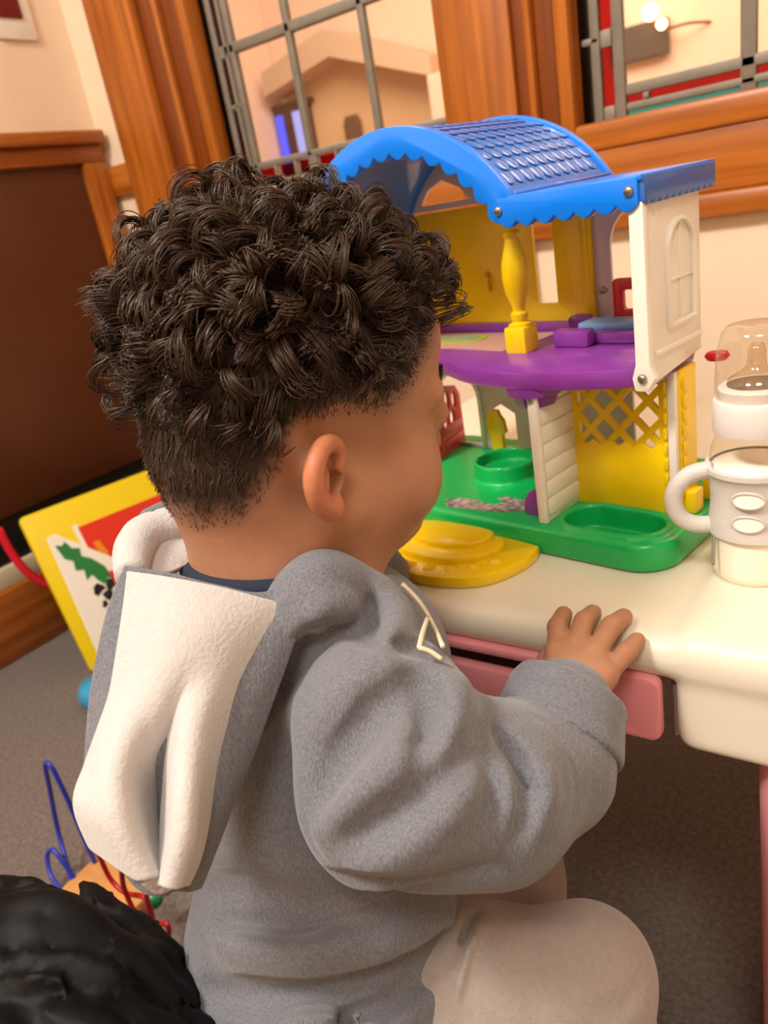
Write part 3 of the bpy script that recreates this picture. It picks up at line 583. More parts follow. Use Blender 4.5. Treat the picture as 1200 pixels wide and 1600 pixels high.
mz = tag(empty('bead_maze', (-.82, .36, 0)), 'wooden bead maze with blue and red wires on the carpet', 'toy')
obj('base', plate(bmesh.new(), rrect(-.075, .05, -.06, .035, .02), t=.022, axis='z', bev=.004), mat('pale_orange_wood', 'D69A5A', .45, .5, 3, .2, stretch=(4, 40, 4)), mz, 'auto')
bw = mat('blue_wire', '2A36A8', .35); rw = mat('red_wire', 'B01820', .35)
obj('blue_wire', tube(bmesh.new(), smooth_path([(-.068, -.035, .018), (-.10, -.02, .030), (-.124, -.005, .065), (-.108, 0, .14), (-.095, 0, .178), (-.085, 0, .187), (-.076, 0, .178), (-.070, 0, .13), (-.068, 0, .07), (-.066, 0, .02)], 8), .0032, 8), bw, mz, True)
obj('blue_wire', tube(bmesh.new(), smooth_path([(-.07, -.03, .018), (-.085, -.03, .045), (-.10, -.03, .058), (-.112, -.035, .048), (-.10, -.045, .028), (-.07, -.05, .018)], 8), .0032, 8), bw, mz, True)
obj('red_wire', tube(bmesh.new(), smooth_path([(0.063, -0.045, 0.148), (0.067, -0.045, 0.103), (0.09, -0.045, 0.09), (0.134, -0.045, 0.103), (0.132, -0.045, 0.065), (0.13, -0.045, 0.035), (0.13, -0.045, 0.001)], 8), .0030, 8), rw, mz, True)
obj('red_wire', tube(bmesh.new(), smooth_path([(0.135, -0.055, 0.17), (0.116, -0.055, 0.123), (0.122, -0.055, 0.081), (0.16, -0.055, 0.089), (0.182, -0.055, 0.098), (0.165, -0.055, 0.062), (0.128, -0.055, 0.039)], 8), .0030, 8), rw, mz, True)
obj('red_wire', tube(bmesh.new(), smooth_path([(0.15, -0.05, 0.125), (0.142, -0.05, 0.091), (0.134, -0.05, 0.051), (0.128, -0.05, 0.016)], 8), .0030, 8), rw, mz, True)
for c, p in (('138A4C', (0.098, -0.02, 0.058)),):
    bm = bmesh.new(); bmesh.ops.create_uvsphere(bm, u_segments=14, v_segments=8, radius=.012, matrix=Matrix.Translation(p)); obj('bead', bm, mat('bead_'+c, c, .35), mz, True)

# ------------------------------------------------------------------ low stool under the child, jacket heap
st = tag(empty('low_stool', (-.325, .262, 0)), 'low wooden stool the toddler sits on', 'stool')
ws = mat('stool_wood', 'B98A58', .5, .5, 3, .2, stretch=(4, 40, 4))
obj('seat', lathe(bmesh.new(), [(0, .145), (.095, .145), (.10, .150), (.10, .160), (.095, .165), (0, .165)], n=32), ws, st, 'auto')
for a in (45, 135, 225, 315):
    c, s = math.cos(math.radians(a)), math.sin(math.radians(a)); obj('leg', tube(bmesh.new(), [(.075*c, .075*s, 0), (.06*c, .06*s, .147)], [.011, .014], 10), ws, st, True)

jk = mat('black_nylon', '08080A', .6, .2, 0, 0, .2, 60)
F = Field((-1.02, -.32, -.01), (-.22, .30, .46), .005)
for c, r in (((-.62, -.06, .14), (.26, .19, .22)), ((-.492, .09, .288), (.115, .10, .112)), ((-.425, .105, .308), (.092, .085, .092)), ((-.395, .10, .282), (.092, .085, .092)), ((-.362, .09, .255), (.088, .08, .095)), ((-.40, .07, .14), (.12, .085, .16)), ((-.60, .06, .22), (.17, .13, .16)), ((-.40, .0, .24), (.11, .11, .12))): F.ell(c, r, None, .03)
for i, (a, b) in enumerate((((-.80, .0, .27), (-.40, .10, .30)), ((-.78, -.08, .30), (-.36, .03, .25)), ((-.70, .12, .34), (-.50, .15, .33)), ((-.76, -.16, .24), (-.42, -.06, .26)), ((-.50, .14, .36), (-.40, .0, .22)), ((-.64, .10, .38), (-.60, -.10, .33)), ((-.47, .14, .20), (-.34, .12, .20)))):
    m = [(a[k]+b[k])/2+(.0, .012, .028)[k] for k in range(3)]; F.crease(smooth_path([a, m, b], 5), .016, .018)
    F.crease([(p[0], p[1]-.03, p[2]+.01) for p in smooth_path([a, m, b], 5)], -.010, .022)
F.wrinkle(.022, 34, 3); F.wrinkle(.010, 70, 5); F.halfspace((0, 0, 0), (0, 0, -1)); F.halfspace((-.35, .152, .15), (.15, .95, -.22))
tag(link('padded_jacket', F.mesh('padded_jacket', 3), jk), 'black padded jacket heaped on the floor behind the child', 'jacket')

# ------------------------------------------------------------------ the child
HC = np.array([-0.3307, 0.3594, 0.6733]); hf = np.array([.4006, .8997, -.1736]); hr = np.array([.9135, -.4067, 0]); hu = np.array([.0706, .1586, .9848]); HAX = (hf, hr, hu)
def hd(f, r, u): return HC+hf*f+hr*r+hu*u
NB = np.array([-.350, .308, .572])
SLV = [(-0.2426, 0.2742, 0.5076), (-0.2272, 0.2613, 0.4796), (-.1939, .2948, .4589), (-.1792, .3407, .4458), (-.1778, .3748, .4654)]
F = Field((-.50, .10, -.0), (-.08, .52, .82), .002)
F.f[:] = .05
F.ell(hd(-.010, 0, .030), (.090, .075, .078), HAX, .0)
F.ell(hd(.036, 0, .036), (.055, .064, .056), HAX, .02)
F.ell(hd(.040, 0, -.036), (.050, .058, .062), HAX, .025)
F.ell(hd(-.045, 0, -.020), (.052, .058, .05), HAX, .02)
for s in (1, -1):
    F.ell(hd(.048, s*.034, -.052), (.030, .030, .032), HAX, .014)
    F.capsule(hd(.0, s*.050, -.058), hd(.056, s*.014, -.088), .018, .016, .02)
    F.capsule(hd(.078, s*.014, .006), hd(.068, s*.046, .004), .010, .008, .012)
    F.ell(hd(.089, s*.028, -.010), (.012, .015, .009), HAX, .008, neg=True)
    F.ell(hd(.078, s*.029, -.012), (.0135, .0135, .0125), HAX, .003)
    F.ell(hd(.092, s*.0105, -.037), (.008, .007, .006), HAX, .006)
F.ell(hd(.070, 0, -.090), (.017, .02, .014), HAX, .014)
F.capsule(hd(.086, 0, -.006), hd(.097, 0, -.033), .0065, .0085, .010)
F.ell(hd(.086, 0, -.061), (.010, .018, .006), HAX, .006); F.ell(hd(.084, 0, -.070), (.010, .015, .006), HAX, .006)
F.crease([hd(.094, -.018, -.066), hd(.098, 0, -.0655), hd(.094, .018, -.066)], .002, .002)
# ears: bowl, helix, lobe
EO, ES = (-.024, .0700, -.030), .70
for sg in (1, -1):
    tilt = lambda f, u: hd(EO[0]+ES*f*1.02, sg*(EO[1]+ES*(.004+max(0, .012-f)*.66)), EO[2]+ES*u)
    n0 = np.cross(tilt(.005, 0)-tilt(-.015, 0), hu); n0 /= np.linalg.norm(n0); n0 = n0 if n0@(hr*sg) > 0 else -n0; t0 = np.cross(hu, n0)
    F.ell(tilt(-.006, 0), (.0185*ES, .026*ES, .0042), (t0, hu, n0), .006)
    F.capsule(hd(-.020, sg*.060, EO[2]), tilt(-.004, -.004), .014*ES, .008*ES, .010)
    F.ell(tilt(.0, -.004)+n0*.004, (.0100*ES, .0135*ES, .0060), (t0, hu, n0), .002, neg=True)
    F.ell(tilt(.0, .012)+n0*.004, (.0075*ES, .0105*ES, .0050), (t0, hu, n0), .002, neg=True)
    hp = smooth_path([tilt(.008, .002), tilt(.011, .013), tilt(.007, .0225), tilt(-.002, .0265), tilt(-.012, .0225), tilt(-.0195, .012), tilt(-.0215, -.001), tilt(-.018, -.013), tilt(-.010, -.023), tilt(.0, -.0285)], 4)
    F.chain([p+n0*.0025 for p in hp], [(.0034+.0014*min(1, i/20)+.0018*max(0, i-28)/8)*.80 for i in range(len(hp))], .004)
    F.ell(tilt(.0045, -.0265)+n0*.002, (.0085*ES, .0095*ES, .0055), (t0, hu, n0), .006)
    F.capsule(tilt(.011, -.003)+n0*.001, tilt(.011, -.010)+n0*.001, .0036, .0034, .005)
    F.ell(tilt(.0045, -.005)+n0*.001, (.004, .0055, .007), (t0, hu, n0), .002, neg=True)
# neck, trunk, arms and legs under the clothes
F.capsule(hd(-.036, 0, -.035), NB+np.array([.002, .004, .0]), .050, .049, .03)
F.capsule(hd(-.01, 0, -.05), NB+np.array([.018, .03, 0]), .040, .046, .03)
RR_ = np.array([.927, -.375, 0])
F.capsule(NB-RR_*.055+(.008, .018, -.05), NB+RR_*.055+(.008, .018, -.05), .036, .036, .03)
F.capsule(NB+np.array((.010, .022, -.09)), (-.330, .275, .27), .060, .068, .03)
F.chain([SLV[0]]+SLV[1:4]+[(-.1737, .3744, .4697)], [.036, .033, .029, .026, .0205], .015)
COLL = [(-0.2983, 0.2738, 0.5663), (-0.2875, 0.2927, 0.5818), (-0.2831, 0.3123, 0.565), (-0.2744, 0.3276, 0.5411), (-0.2613, 0.3274, 0.5203)]
L_SLV = [(-.425, .335, .52), (-.445, .37, .45), (-.41, .43, .45), (-.385, .455, .487)]
F.chain(L_SLV[:3]+[(-.39, .44, .478)], [.035, .031, .026, .02], .015); F.ell((-.38, .465, .489), (.026, .026, .012), None, .012)
KN, LK = (-0.1607, 0.3332, 0.2796), (-.262, .405, .255)
F.chain([(-.305, .235, .235), KN, (-.140, .345, .06)], [.050, .028, .022], .02); F.capsule((-.135, .345, .03), (-.105, .41, .022), .024, .020, .015)
F.chain([(-.365, .265, .235), LK, (-.25, .42, .06)], [.050, .028, .022], .02); F.capsule((-.25, .42, .03), (-.22, .485, .022), .024, .020, .015)
# right hand spread on the table edge
KNK = [(-.1966, .4126, .4777), (-.1858, .4183, .4801), (-.1725, .4162, .4797), (-.161, .4035, .4745)]
PIP = [(-.2066, .4374, .4825), (-.1901, .4465, .4850), (-.1709, .448, .4840), (-.1564, .4312, .4750)]
TIP = [(-.2089, .4541, .4830), (-.1906, .464, .4820), (-.1692, .4676, .4805), (-.1545, .4500, .4745)]
wr = np.array((-.1737, .3744, .4697))
for i in range(4): F.capsule(wr+(np.array(KNK[i])-wr)*.15, KNK[i], .013, .0092, .008)
F.ell((-.1775, .397, .4745), (.020, .022, .011), None, .008)
for i, r in enumerate((.0072, .0073, .0072, .0066)):
    F.chain([KNK[i], PIP[i], TIP[i]], [r*1.06, r*1.02, r*.90], .0025)
    F.ell(np.array(KNK[i])+(0, -.003, .0045), (.005, .005, .004), None, .004)
for i in range(3): F.crease([(np.array(KNK[i])+KNK[i+1])/2+(0, -.006, .012), (np.array(KNK[i])+KNK[i+1])/2+(0, .004, .011)], .0012, .004)
F.chain([(-.184, .388, .465), (-.2025, .403, .466), (-.209, .420, .4665)], [.0105, .0085, .0072], .005)
me = F.mesh('person', 1)
# scalp / stubble mask and lip colour as attributes
nv = len(me.vertices); co = np.empty(nv*3, np.float32); me.vertices.foreach_get('co', co); co = co.reshape(-1, 3)
nrm = np.empty(nv*3, np.float32); me.vertex_normals.foreach_get('vector', nrm); nrm = nrm.reshape(-1, 3)
def hcoord(P): d = P-HC; return d@hf, d@hr, d@hu
HLF = [-.12, -.085, -.065, -.05, -.035, -.015, .005, .022, .036, .050, .064, .078, .10]; HLU = [-.045, -.064, -.057, -.034, -.002, .004, .002, -.004, .004, .022, .040, .056, .064]
def hairdist(P): f, r, u = hcoord(P); return u-np.interp(f, HLF, HLU)
dist = hairdist(co); f_, r_, u_ = hcoord(co); onhead = (u_ > -.075) & (np.sqrt(f_**2+r_**2+u_**2) < .16)
ear = (np.abs(r_) > .0785) & (u_ < .012) & (f_ < .01)
st_ = np.clip((dist+.010)/.030, 0, 1)**1.2*onhead*(~ear)
at = me.attributes.new('stubble', 'FLOAT', 'POINT'); at.data.foreach_set('value', st_.astype(np.float32))
lp_ = np.exp(-((u_+.066)/.008)**2-(r_/.017)**2)*(f_ > .08)
at = me.attributes.new('lips', 'FLOAT', 'POINT'); at.data.foreach_set('value', lp_.astype(np.float32))
ed_ = np.clip((np.abs(r_)-.0765)/.006, 0, 1)*(u_ < .012)*(u_ > -.075)*(f_ < .01)*(f_ > -.06)*.4
at = me.attributes.new('ear_flush', 'FLOAT', 'POINT'); at.data.foreach_set('value', ed_.astype(np.float32))
skin = mat('skin', 'B07E60', .5, .4, 60, .06, .12, 500, sss=.25); nt = skin.node_tree; b = nt.nodes['Principled BSDF']
src = b.inputs['Base Color'].links[0].from_socket
for an_, c in (('lips', 'B0605A'), ('ear_flush', 'D07048'), ('stubble', '33221A')):
    a_ = nt.nodes.new('ShaderNodeAttribute'); a_.attribute_name = an_; mx = nt.nodes.new('ShaderNodeMix'); mx.data_type = 'RGBA'
    nt.links.new(a_.outputs['Fac'], mx.inputs['Factor']); nt.links.new(src, mx.inputs['A']); mx.inputs['B'].default_value = lin(c); src = mx.outputs['Result']
nt.links.new(src, b.inputs['Base Color'])
child = tag(link('person', me, skin), 'curly haired toddler in grey hoodie and beige trousers seated at the play table', 'person')
for s in (1, -1):
    c = hd(.0765, s*.029, -.012); bm = bmesh.new(); bmesh.ops.create_uvsphere(bm, u_segments=20, v_segments=12, radius=.0118, matrix=Matrix.Translation(Vector(c)))
    ey = obj('eye', bm, mat('eye_white', 'E8E0D8', .2), child, True)
    bm = bmesh.new(); bmesh.ops.create_uvsphere(bm, u_segments=16, v_segments=10, radius=.0058, matrix=Matrix.Translation(Vector(hd(.0832, s*.029, -.0125)))); obj('iris', bm, mat('iris', '2A1608', .15), ey, True)
    bm = bmesh.new(); tube(bm, [tuple(hd(.0805+.006*(1-t*t)-.003*(t > 0)*abs(t), s*(.029+t*.012), -.0045+.0025*(1-t*t))) for t in (-1, -.5, 0, .5, 1)], .0016, 6); obj('upper_lid', bm, skin, child, True)

# hair strands as tapered tubes
hm = mat('dark_brown_hair', '402C1F', .40, .5); 
def strands(name, P, r0, parent, m, nseg=3):
    """P: (N, K, 3) paths -> one mesh of 3-sided tapered tubes"""
    N, K = P.shape[:2]; T_ = np.gradient(P, axis=1); T_ /= np.linalg.norm(T_, axis=2, keepdims=True)+1e-9
    ref = np.zeros_like(P); ref[:] = RNG.normal(size=(N, 1, 3)); A = np.cross(T_, ref); A /= np.linalg.norm(A, axis=2, keepdims=True)+1e-9; B = np.cross(T_, A)
    rad = (r0[:, None] if hasattr(r0, 'shape') else r0)*np.linspace(1, .45, K)[None]*np.ones((N, 1))
    ang = 2*np.pi*np.arange(nseg)/nseg
    V = P[:, :, None]+rad[:, :, None, None]*(A[:, :, None]*np.cos(ang)[None, None, :, None]+B[:, :, None]*np.sin(ang)[None, None, :, None])
    idx = np.arange(N*K*nseg).reshape(N, K, nseg); n1 = np.roll(idx, -1, 2)
    Q = np.stack([idx[:, :-1], n1[:, :-1], n1[:, 1:], idx[:, 1:]], -1).reshape(-1, 4)
    return link(name, rawmesh(name, V.reshape(-1, 3), Q), m, parent)
ok = np.where((st_ > .25) & (nrm@hu > -.75))[0]
NS = 24000
root_i = RNG.choice(ok, NS); root = co[root_i]; rn = nrm[root_i]; D_ = dist[root_i]; f1, r1, u1 = hcoord(root)
topness = np.clip((u1+.020)/.085, 0, 1)**1.2; topness = np.maximum(topness, np.clip((-f1-.050)/.05, 0, 1)*np.clip((u1+.005)/.05, 0, 1)*.55)
topness *= np.clip(D_/.03, .0, 1)
LEN = .003+.009*np.clip(D_/.035, 0, 1)+.027*topness; LEN *= RNG.uniform(.75, 1.15, NS)*(1-.80*np.clip((f1+.005)/.06, 0, 1))*(1-.2*np.clip((-f1-.05)/.04, 0, 1))
NL = 430; lk = RNG.choice(ok, NL); lc = co[lk]; ll = np.empty(NS, int)
for i in range(0, NS, 2000): ll[i:i+2000] = ((root[i:i+2000, None]-lc[None])**2).sum(2).argmin(1)
lf, lr, lu = hcoord(lc); ln = nrm[lk]
comb = -1.0*hu[None]*np.clip(1-lu[:, None]/.07, 0, 1) + hf[None]*np.clip((lf[:, None]+.02)/.05, -1, 1)*.9*np.clip((lu[:, None]-.01)/.04, 0, 1) - hf[None]*.35*np.clip(1-(lu[:, None]/.07), 0, 1) + RNG.normal(size=(NL, 3))*.45
comb -= ln*(comb*ln).sum(1, keepdims=True); comb /= np.linalg.norm(comb, axis=1, keepdims=True)+1e-6
lside = np.cross(ln, comb)
lph = RNG.uniform(0, 6.28, NL); lamp = RNG.uniform(.0045, .0092, NL); ltn = RNG.uniform(.7, 1.5, NL)*RNG.choice([-1, 1], NL); lout = RNG.uniform(.30, .85, NL); lax = RNG.uniform(0, 1, NL)
K = 16; s = np.linspace(0, 1, K)[None, :, None]
L3 = LEN[:, None, None]; cb = comb[ll][:, None]; out = rn[:, None]; sd_ = lside[ll][:, None]; curly = np.clip((LEN-.014)/.014, 0, 1)[:, None, None]
lo = lout[ll][:, None, None]
path = root[:, None]-.001*out + L3*(out*(.28+.35*curly*lo)*s*(1.25-.45*s)+cb*(.75*s-.18*curly*s*s))
ph = lph[ll][:, None, None]+ltn[ll][:, None, None]*2*np.pi*s + RNG.normal(size=(NS, 1, 1))*.22
am = lamp[ll][:, None, None]*curly*np.clip(s*2.0, 0, 1)
ax1 = out*.8+cb*.6; mixl = lax[ll][:, None, None]; ax2 = sd_*mixl+(cb*.8-out*.6)*(1-mixl)
path = path+am*(ax1*(np.cos(ph)-np.cos(ph[:, :1]))+ax2*(np.sin(ph)-np.sin(ph[:, :1])))
lcen = lc[ll][:, None]+(path-root[:, None]); cl = np.clip(s*1.3, 0, 1)*.5*curly; path = path*(1-cl)+lcen*cl
path += RNG.normal(size=(NS, 1, 3))*.0010*s
dd = np.minimum(((path-root[:, None])*out).sum(2), 0); path = path-out*np.minimum(dd+.001, 0)[..., None]
hair = strands('hair', path.astype(np.float32), (.00036+.00020*curly[:, 0, 0]), child, hm); hair['kind'] = 'stuff'; hair['label'] = 'dark brown curly hair'
# ring curls standing off the crown, nape side and brow
rc_ = []
cand = np.where((st_ > .9) & (u_ > .05) & (f_ < .045))[0]; crown = RNG.choice(cand, 150); frontc = RNG.choice(np.where((st_ > .6) & (f_ > .035) & (f_ < .058) & (u_ > .05))[0], 26); backc = RNG.choice(np.where((st_ > .9) & (f_ < -.05) & (u_ > .0))[0], 50)
tuft = RNG.choice(np.where((st_ > .5) & (f_ > .058) & (u_ > .046) & (r_ > -.02))[0], 22); big = RNG.choice(np.where((st_ > .9) & (u_ > .082))[0], 26)
for j in np.concatenate([crown, frontc, backc, tuft, big]):
    p, n = co[j], nrm[j]; fwd = n*.25+hf*(.9 if (p-HC)@hf > 0 else -.7)+RNG.normal(size=3)*.55-hu*.1; fwd -= n*(fwd@n); fwd /= np.linalg.norm(fwd)
    R_ = RNG.uniform(.006, .0118); big_ = j in big; R_ = RNG.uniform(.0095, .0125) if big_ else R_; base = p+n*(RNG.uniform(.010, .017) if big_ else RNG.uniform(.002, .012)); a1 = RNG.uniform(3.6, 5.9); sidev = np.cross(n, fwd)
    t = np.linspace(-.5, a1, 20)[:, None]
    for q in range(17):
        jit = RNG.normal(size=3)*.0012; rr_ = R_*RNG.uniform(.88, 1.12); tw = RNG.normal()*.0015
        c = base+n*R_*.6+fwd*R_*.5
        rc_.append(c+jit+rr_*(n*np.sin(t+.2)-fwd*np.cos(t+.2))+sidev*(tw*t+.0012*t))
strands('ring_curls', np.array(rc_), .00042, child, hm)['kind'] = 'stuff'
# eyebrows
bp = []
for sd in (1, -1):
    for i in range(150):
        t = RNG.uniform(0, 1); p = hd(.0905-.016*t**2, sd*(.012+.034*t), .011+.006*math.sin(t*2.6)+RNG.normal()*.0014); q = p+hr*sd*.007+hu*.002*(1-2*t)-hf*.004*t
        bp.append([p, p*.5+q*.5+hf*.0008, q])
strands('eyebrows', np.array(bp), .0003, child, hm)['kind'] = 'stuff'

# ---- clothes
grey = mat('grey_marl', '7C7D83', .9, .2, 800, 0, .4, 900, col2='5F6169', sheen=.3, detail=6, stretch=(1, 1, .35))
fleece = mat('white_fleece', 'C6C1BF', .95, .1, 220, .05, .35, 420, sheen=.5)
beigef = mat('beige_jersey', 'A59A93', .9, .2, 260, .10, .4, 600, sheen=.3); navyf = mat('navy_jersey', '1B2438', .9)
F = Field((-.50, .10, .14), (-.08, .50, .66), .002); F.f[:] = .05
F.capsule(NB+np.array([.020, .020, -.095]), (-.330, .266, .31), .084, .095, .0)
F.ell((-.330, .255, .275), (.112, .095, .085), (RR_, np.array([.375, .927, 0]), np.array([0, 0, 1.])), .03)
F.capsule(NB-RR_*.075+(.008, .018, -.045), NB+RR_*.060+(.010, .020, -.048), .046, .046, .03)
F.capsule(NB+np.array([.006, .012, -.055]), NB+np.array([.026, .045, -.078]), .054, .052, .03)
F.chain(SLV, [.053, .057, .050, .0405, .031], .014)
F.chain(L_SLV, [.056, .054, .044, .034], .02)
F.chain(smooth_path(COLL, 3), [.017]*13, .010)
F.crease([[-0.2248, 0.2571, 0.5573], [-0.2339, 0.2422, 0.5519], [-0.2451, 0.2274, 0.5372], [-0.2545, 0.217, 0.5195], [-0.2546, 0.2086, 0.5031], [-0.2503, 0.2017, 0.4849], [-0.2413, 0.1988, 0.4718], [-0.2281, 0.1989, 0.4656]], 0.0072, 0.004)
F.crease([[-0.2376, 0.2038, 0.4596], [-0.2079, 0.2099, 0.4638], [-0.1851, 0.2279, 0.4592], [-0.1661, 0.2541, 0.4546]], 0.0132, 0.0059)
F.crease([[-0.2318, 0.1988, 0.4675], [-0.2026, 0.2046, 0.4718], [-0.1804, 0.2221, 0.4673], [-0.162, 0.2478, 0.4626]], 0.0096, 0.0062)
F.crease([[-0.2128, 0.2754, 0.5441], [-0.2037, 0.2686, 0.5335], [-0.1988, 0.2568, 0.5251], [-0.2008, 0.2425, 0.5193]], 0.0264, 0.0076)
F.crease([[-0.2072, 0.2682, 0.5503], [-0.1983, 0.2615, 0.54], [-0.1935, 0.25, 0.5319], [-0.1954, 0.236, 0.5263]], 0.0252, 0.0079)
F.crease([[-0.2136, 0.2697, 0.5425], [-0.2238, 0.2501, 0.5391], [-0.229, 0.2373, 0.5306], [-0.2363, 0.2236, 0.5183], [-0.2418, 0.211, 0.4994]], 0.022, 0.0102)
F.crease([[-0.208, 0.2626, 0.5487], [-0.2178, 0.2434, 0.5455], [-0.2229, 0.231, 0.5372], [-0.2301, 0.2177, 0.5252], [-0.2356, 0.2056, 0.5066]], 0.021, 0.0106)
F.crease([[-0.1807, 0.2677, 0.5225], [-0.1841, 0.2433, 0.5203], [-0.1925, 0.2251, 0.5145], [-0.2069, 0.21, 0.506], [-0.2289, 0.1996, 0.4898]], 0.021, 0.0114)
F.crease([[-0.2019, 0.2489, 0.5241], [-0.2082, 0.2323, 0.5168], [-0.2204, 0.2183, 0.5076], [-0.2364, 0.2078, 0.4938]], -0.022, 0.0102)
F.crease([[-0.1965, 0.2422, 0.531], [-0.2026, 0.226, 0.5239], [-0.2145, 0.2125, 0.5149], [-0.2303, 0.2024, 0.5012]], -0.016, 0.0106)
F.crease([[-0.2001, 0.2914, 0.5311], [-0.1936, 0.2709, 0.5244], [-0.1934, 0.252, 0.5183], [-0.1999, 0.2366, 0.5141]], -0.022, 0.0093)
F.crease([[-0.195, 0.284, 0.5374], [-0.1885, 0.2638, 0.5311], [-0.1882, 0.2453, 0.5253], [-0.1945, 0.2302, 0.5213]], -0.016, 0.0097)
F.crease([[-0.2133, 0.2558, 0.55], [-0.2241, 0.2414, 0.5472], [-0.2358, 0.2251, 0.5337]], -0.008, 0.0088)
F.crease([[-0.1753, 0.259, 0.5147], [-0.178, 0.2349, 0.5055], [-0.1903, 0.2164, 0.4969], [-0.2128, 0.2014, 0.4868]], -0.0096, 0.0141)
F.crease([[-0.1786, 0.2892, 0.5077], [-0.1663, 0.2864, 0.4958], [-0.157, 0.2807, 0.4822]], 0.022, 0.0047)
F.crease([[-0.1741, 0.2819, 0.5146], [-0.1621, 0.2792, 0.503], [-0.1531, 0.2737, 0.4897]], 0.021, 0.0048)
F.crease([[-0.1583, 0.2751, 0.4971], [-0.1537, 0.2674, 0.4845], [-0.1555, 0.2574, 0.4714]], 0.008, 0.0062)
F.crease([[-0.1764, 0.2759, 0.5176], [-0.1664, 0.2631, 0.5022], [-0.1645, 0.2474, 0.4832]], 0.0064, 0.0079)
F.crease([[-0.1678, 0.2827, 0.5088], [-0.161, 0.2698, 0.4985], [-0.1598, 0.2556, 0.4819]], -0.0064, 0.007)
F.crease([[-0.1516, 0.2922, 0.4962], [-0.1482, 0.2774, 0.4842], [-0.1529, 0.2609, 0.4714]], -0.0064, 0.0106)
F.crease([[-0.1745, 0.285, 0.5147], [-0.1743, 0.3014, 0.5132], [-0.1706, 0.3208, 0.5052], [-0.1597, 0.3251, 0.4967], [-0.1474, 0.3182, 0.4858], [-0.1403, 0.3069, 0.473], [-0.1382, 0.2912, 0.4607]], 0.008, 0.0031)
F.crease([[-0.186, 0.2319, 0.4448], [-0.2205, 0.2181, 0.4301], [-0.2882, 0.2215, 0.3925], [-0.3274, 0.2074, 0.3992], [-0.3825, 0.2068, 0.378]], 0.022, 0.0102)
F.crease([[-0.1814, 0.2262, 0.453], [-0.2153, 0.213, 0.4383], [-0.2822, 0.2169, 0.4005], [-0.3208, 0.2032, 0.4069], [-0.3754, 0.203, 0.3855]], 0.021, 0.0106)
F.crease([[-0.2364, 0.2801, 0.3318], [-0.2461, 0.2436, 0.3421], [-0.2678, 0.2125, 0.3446], [-0.304, 0.1878, 0.3454], [-0.3465, 0.1765, 0.338]], 0.022, 0.0085)
F.crease([[-0.2319, 0.2748, 0.3403], [-0.2413, 0.2388, 0.3507], [-0.2625, 0.2083, 0.3533], [-0.2981, 0.1841, 0.3539], [-0.34, 0.1732, 0.3463]], 0.021, 0.0088)
F.crease([[-0.2325, 0.285, 0.3432], [-0.2477, 0.2395, 0.3685], [-0.2807, 0.2077, 0.3778], [-0.3341, 0.1892, 0.3767]], -0.0224, 0.0141)
F.crease([[-0.2332, 0.2445, 0.3374], [-0.2519, 0.2096, 0.3406], [-0.2888, 0.1825, 0.3452]], -0.0192, 0.0123)
F.crease([[-0.233, 0.2716, 0.3226], [-0.2468, 0.2261, 0.3286], [-0.2737, 0.1965, 0.3315]], 0.022, 0.0076)
F.crease([[-0.2286, 0.2665, 0.3313], [-0.242, 0.2217, 0.3374], [-0.2683, 0.1926, 0.3403]], 0.021, 0.0079)
F.crease([[-0.2635, 0.2374, 0.3786], [-0.2974, 0.2104, 0.3817], [-0.3538, 0.1971, 0.3769]], 0.0176, 0.0076)
F.crease([[-0.2581, 0.2325, 0.3868], [-0.2913, 0.2061, 0.3898], [-0.347, 0.1933, 0.3847]], 0.0128, 0.0079)
F.crease([[-0.326, 0.2492, 0.4919], [-0.3092, 0.2564, 0.5154], [-0.2846, 0.2654, 0.5472], [-0.271, 0.2843, 0.5576], [-0.2596, 0.292, 0.5587]], 0.0132, 0.0051)
F.crease([[-0.3188, 0.2437, 0.4982], [-0.3021, 0.2505, 0.5215], [-0.2777, 0.259, 0.5528], [-0.2644, 0.2774, 0.563], [-0.2532, 0.2848, 0.5641]], 0.0096, 0.0053)
F.crease([[-0.265, 0.2858, 0.5583], [-0.2427, 0.2832, 0.5581], [-0.2283, 0.2864, 0.5541], [-0.2164, 0.2956, 0.5468]], 0.0132, 0.0059)
F.crease([[-0.2585, 0.2788, 0.5637], [-0.2365, 0.276, 0.5637], [-0.2225, 0.2791, 0.5599], [-0.2109, 0.2881, 0.5527]], 0.0096, 0.0062)
F.crease([[-0.2705, 0.2892, 0.5961], [-0.2621, 0.2976, 0.5777], [-0.2576, 0.2984, 0.5653], [-0.257, 0.2864, 0.5642]], 0.0048, 0.0031)
F.crease([[-0.2218, 0.2606, 0.5573], [-0.2357, 0.2697, 0.5628], [-0.2572, 0.2772, 0.5637]], 0.0032, 0.0026)
F.crease([[-0.2642, 0.323, 0.5637], [-0.2528, 0.3157, 0.5541], [-0.2381, 0.2826, 0.5572]], -0.0198, 0.0085)
F.crease([[-0.258, 0.3154, 0.5688], [-0.2468, 0.3082, 0.5595], [-0.232, 0.2754, 0.5629]], -0.0144, 0.0088)
F.crease([[-0.2665, 0.3098, 0.566], [-0.2526, 0.2986, 0.5575], [-0.2478, 0.281, 0.5583]], 0.0176, 0.0068)
F.crease([[-0.2601, 0.3024, 0.5711], [-0.2464, 0.2913, 0.5629], [-0.2415, 0.2739, 0.5639]], 0.0128, 0.007)
F.crease([[-0.2878, 0.269, 0.5573], [-0.2775, 0.2817, 0.5712], [-0.2692, 0.3004, 0.5664]], -0.0176, 0.0085)
F.crease([[-0.2808, 0.2625, 0.5627], [-0.2707, 0.2748, 0.5763], [-0.2627, 0.2932, 0.5715]], -0.0128, 0.0088)
F.crease([[-0.2959, 0.2644, 0.5408], [-0.2833, 0.274, 0.5618], [-0.2749, 0.2867, 0.5687]], 0.0176, 0.0059)
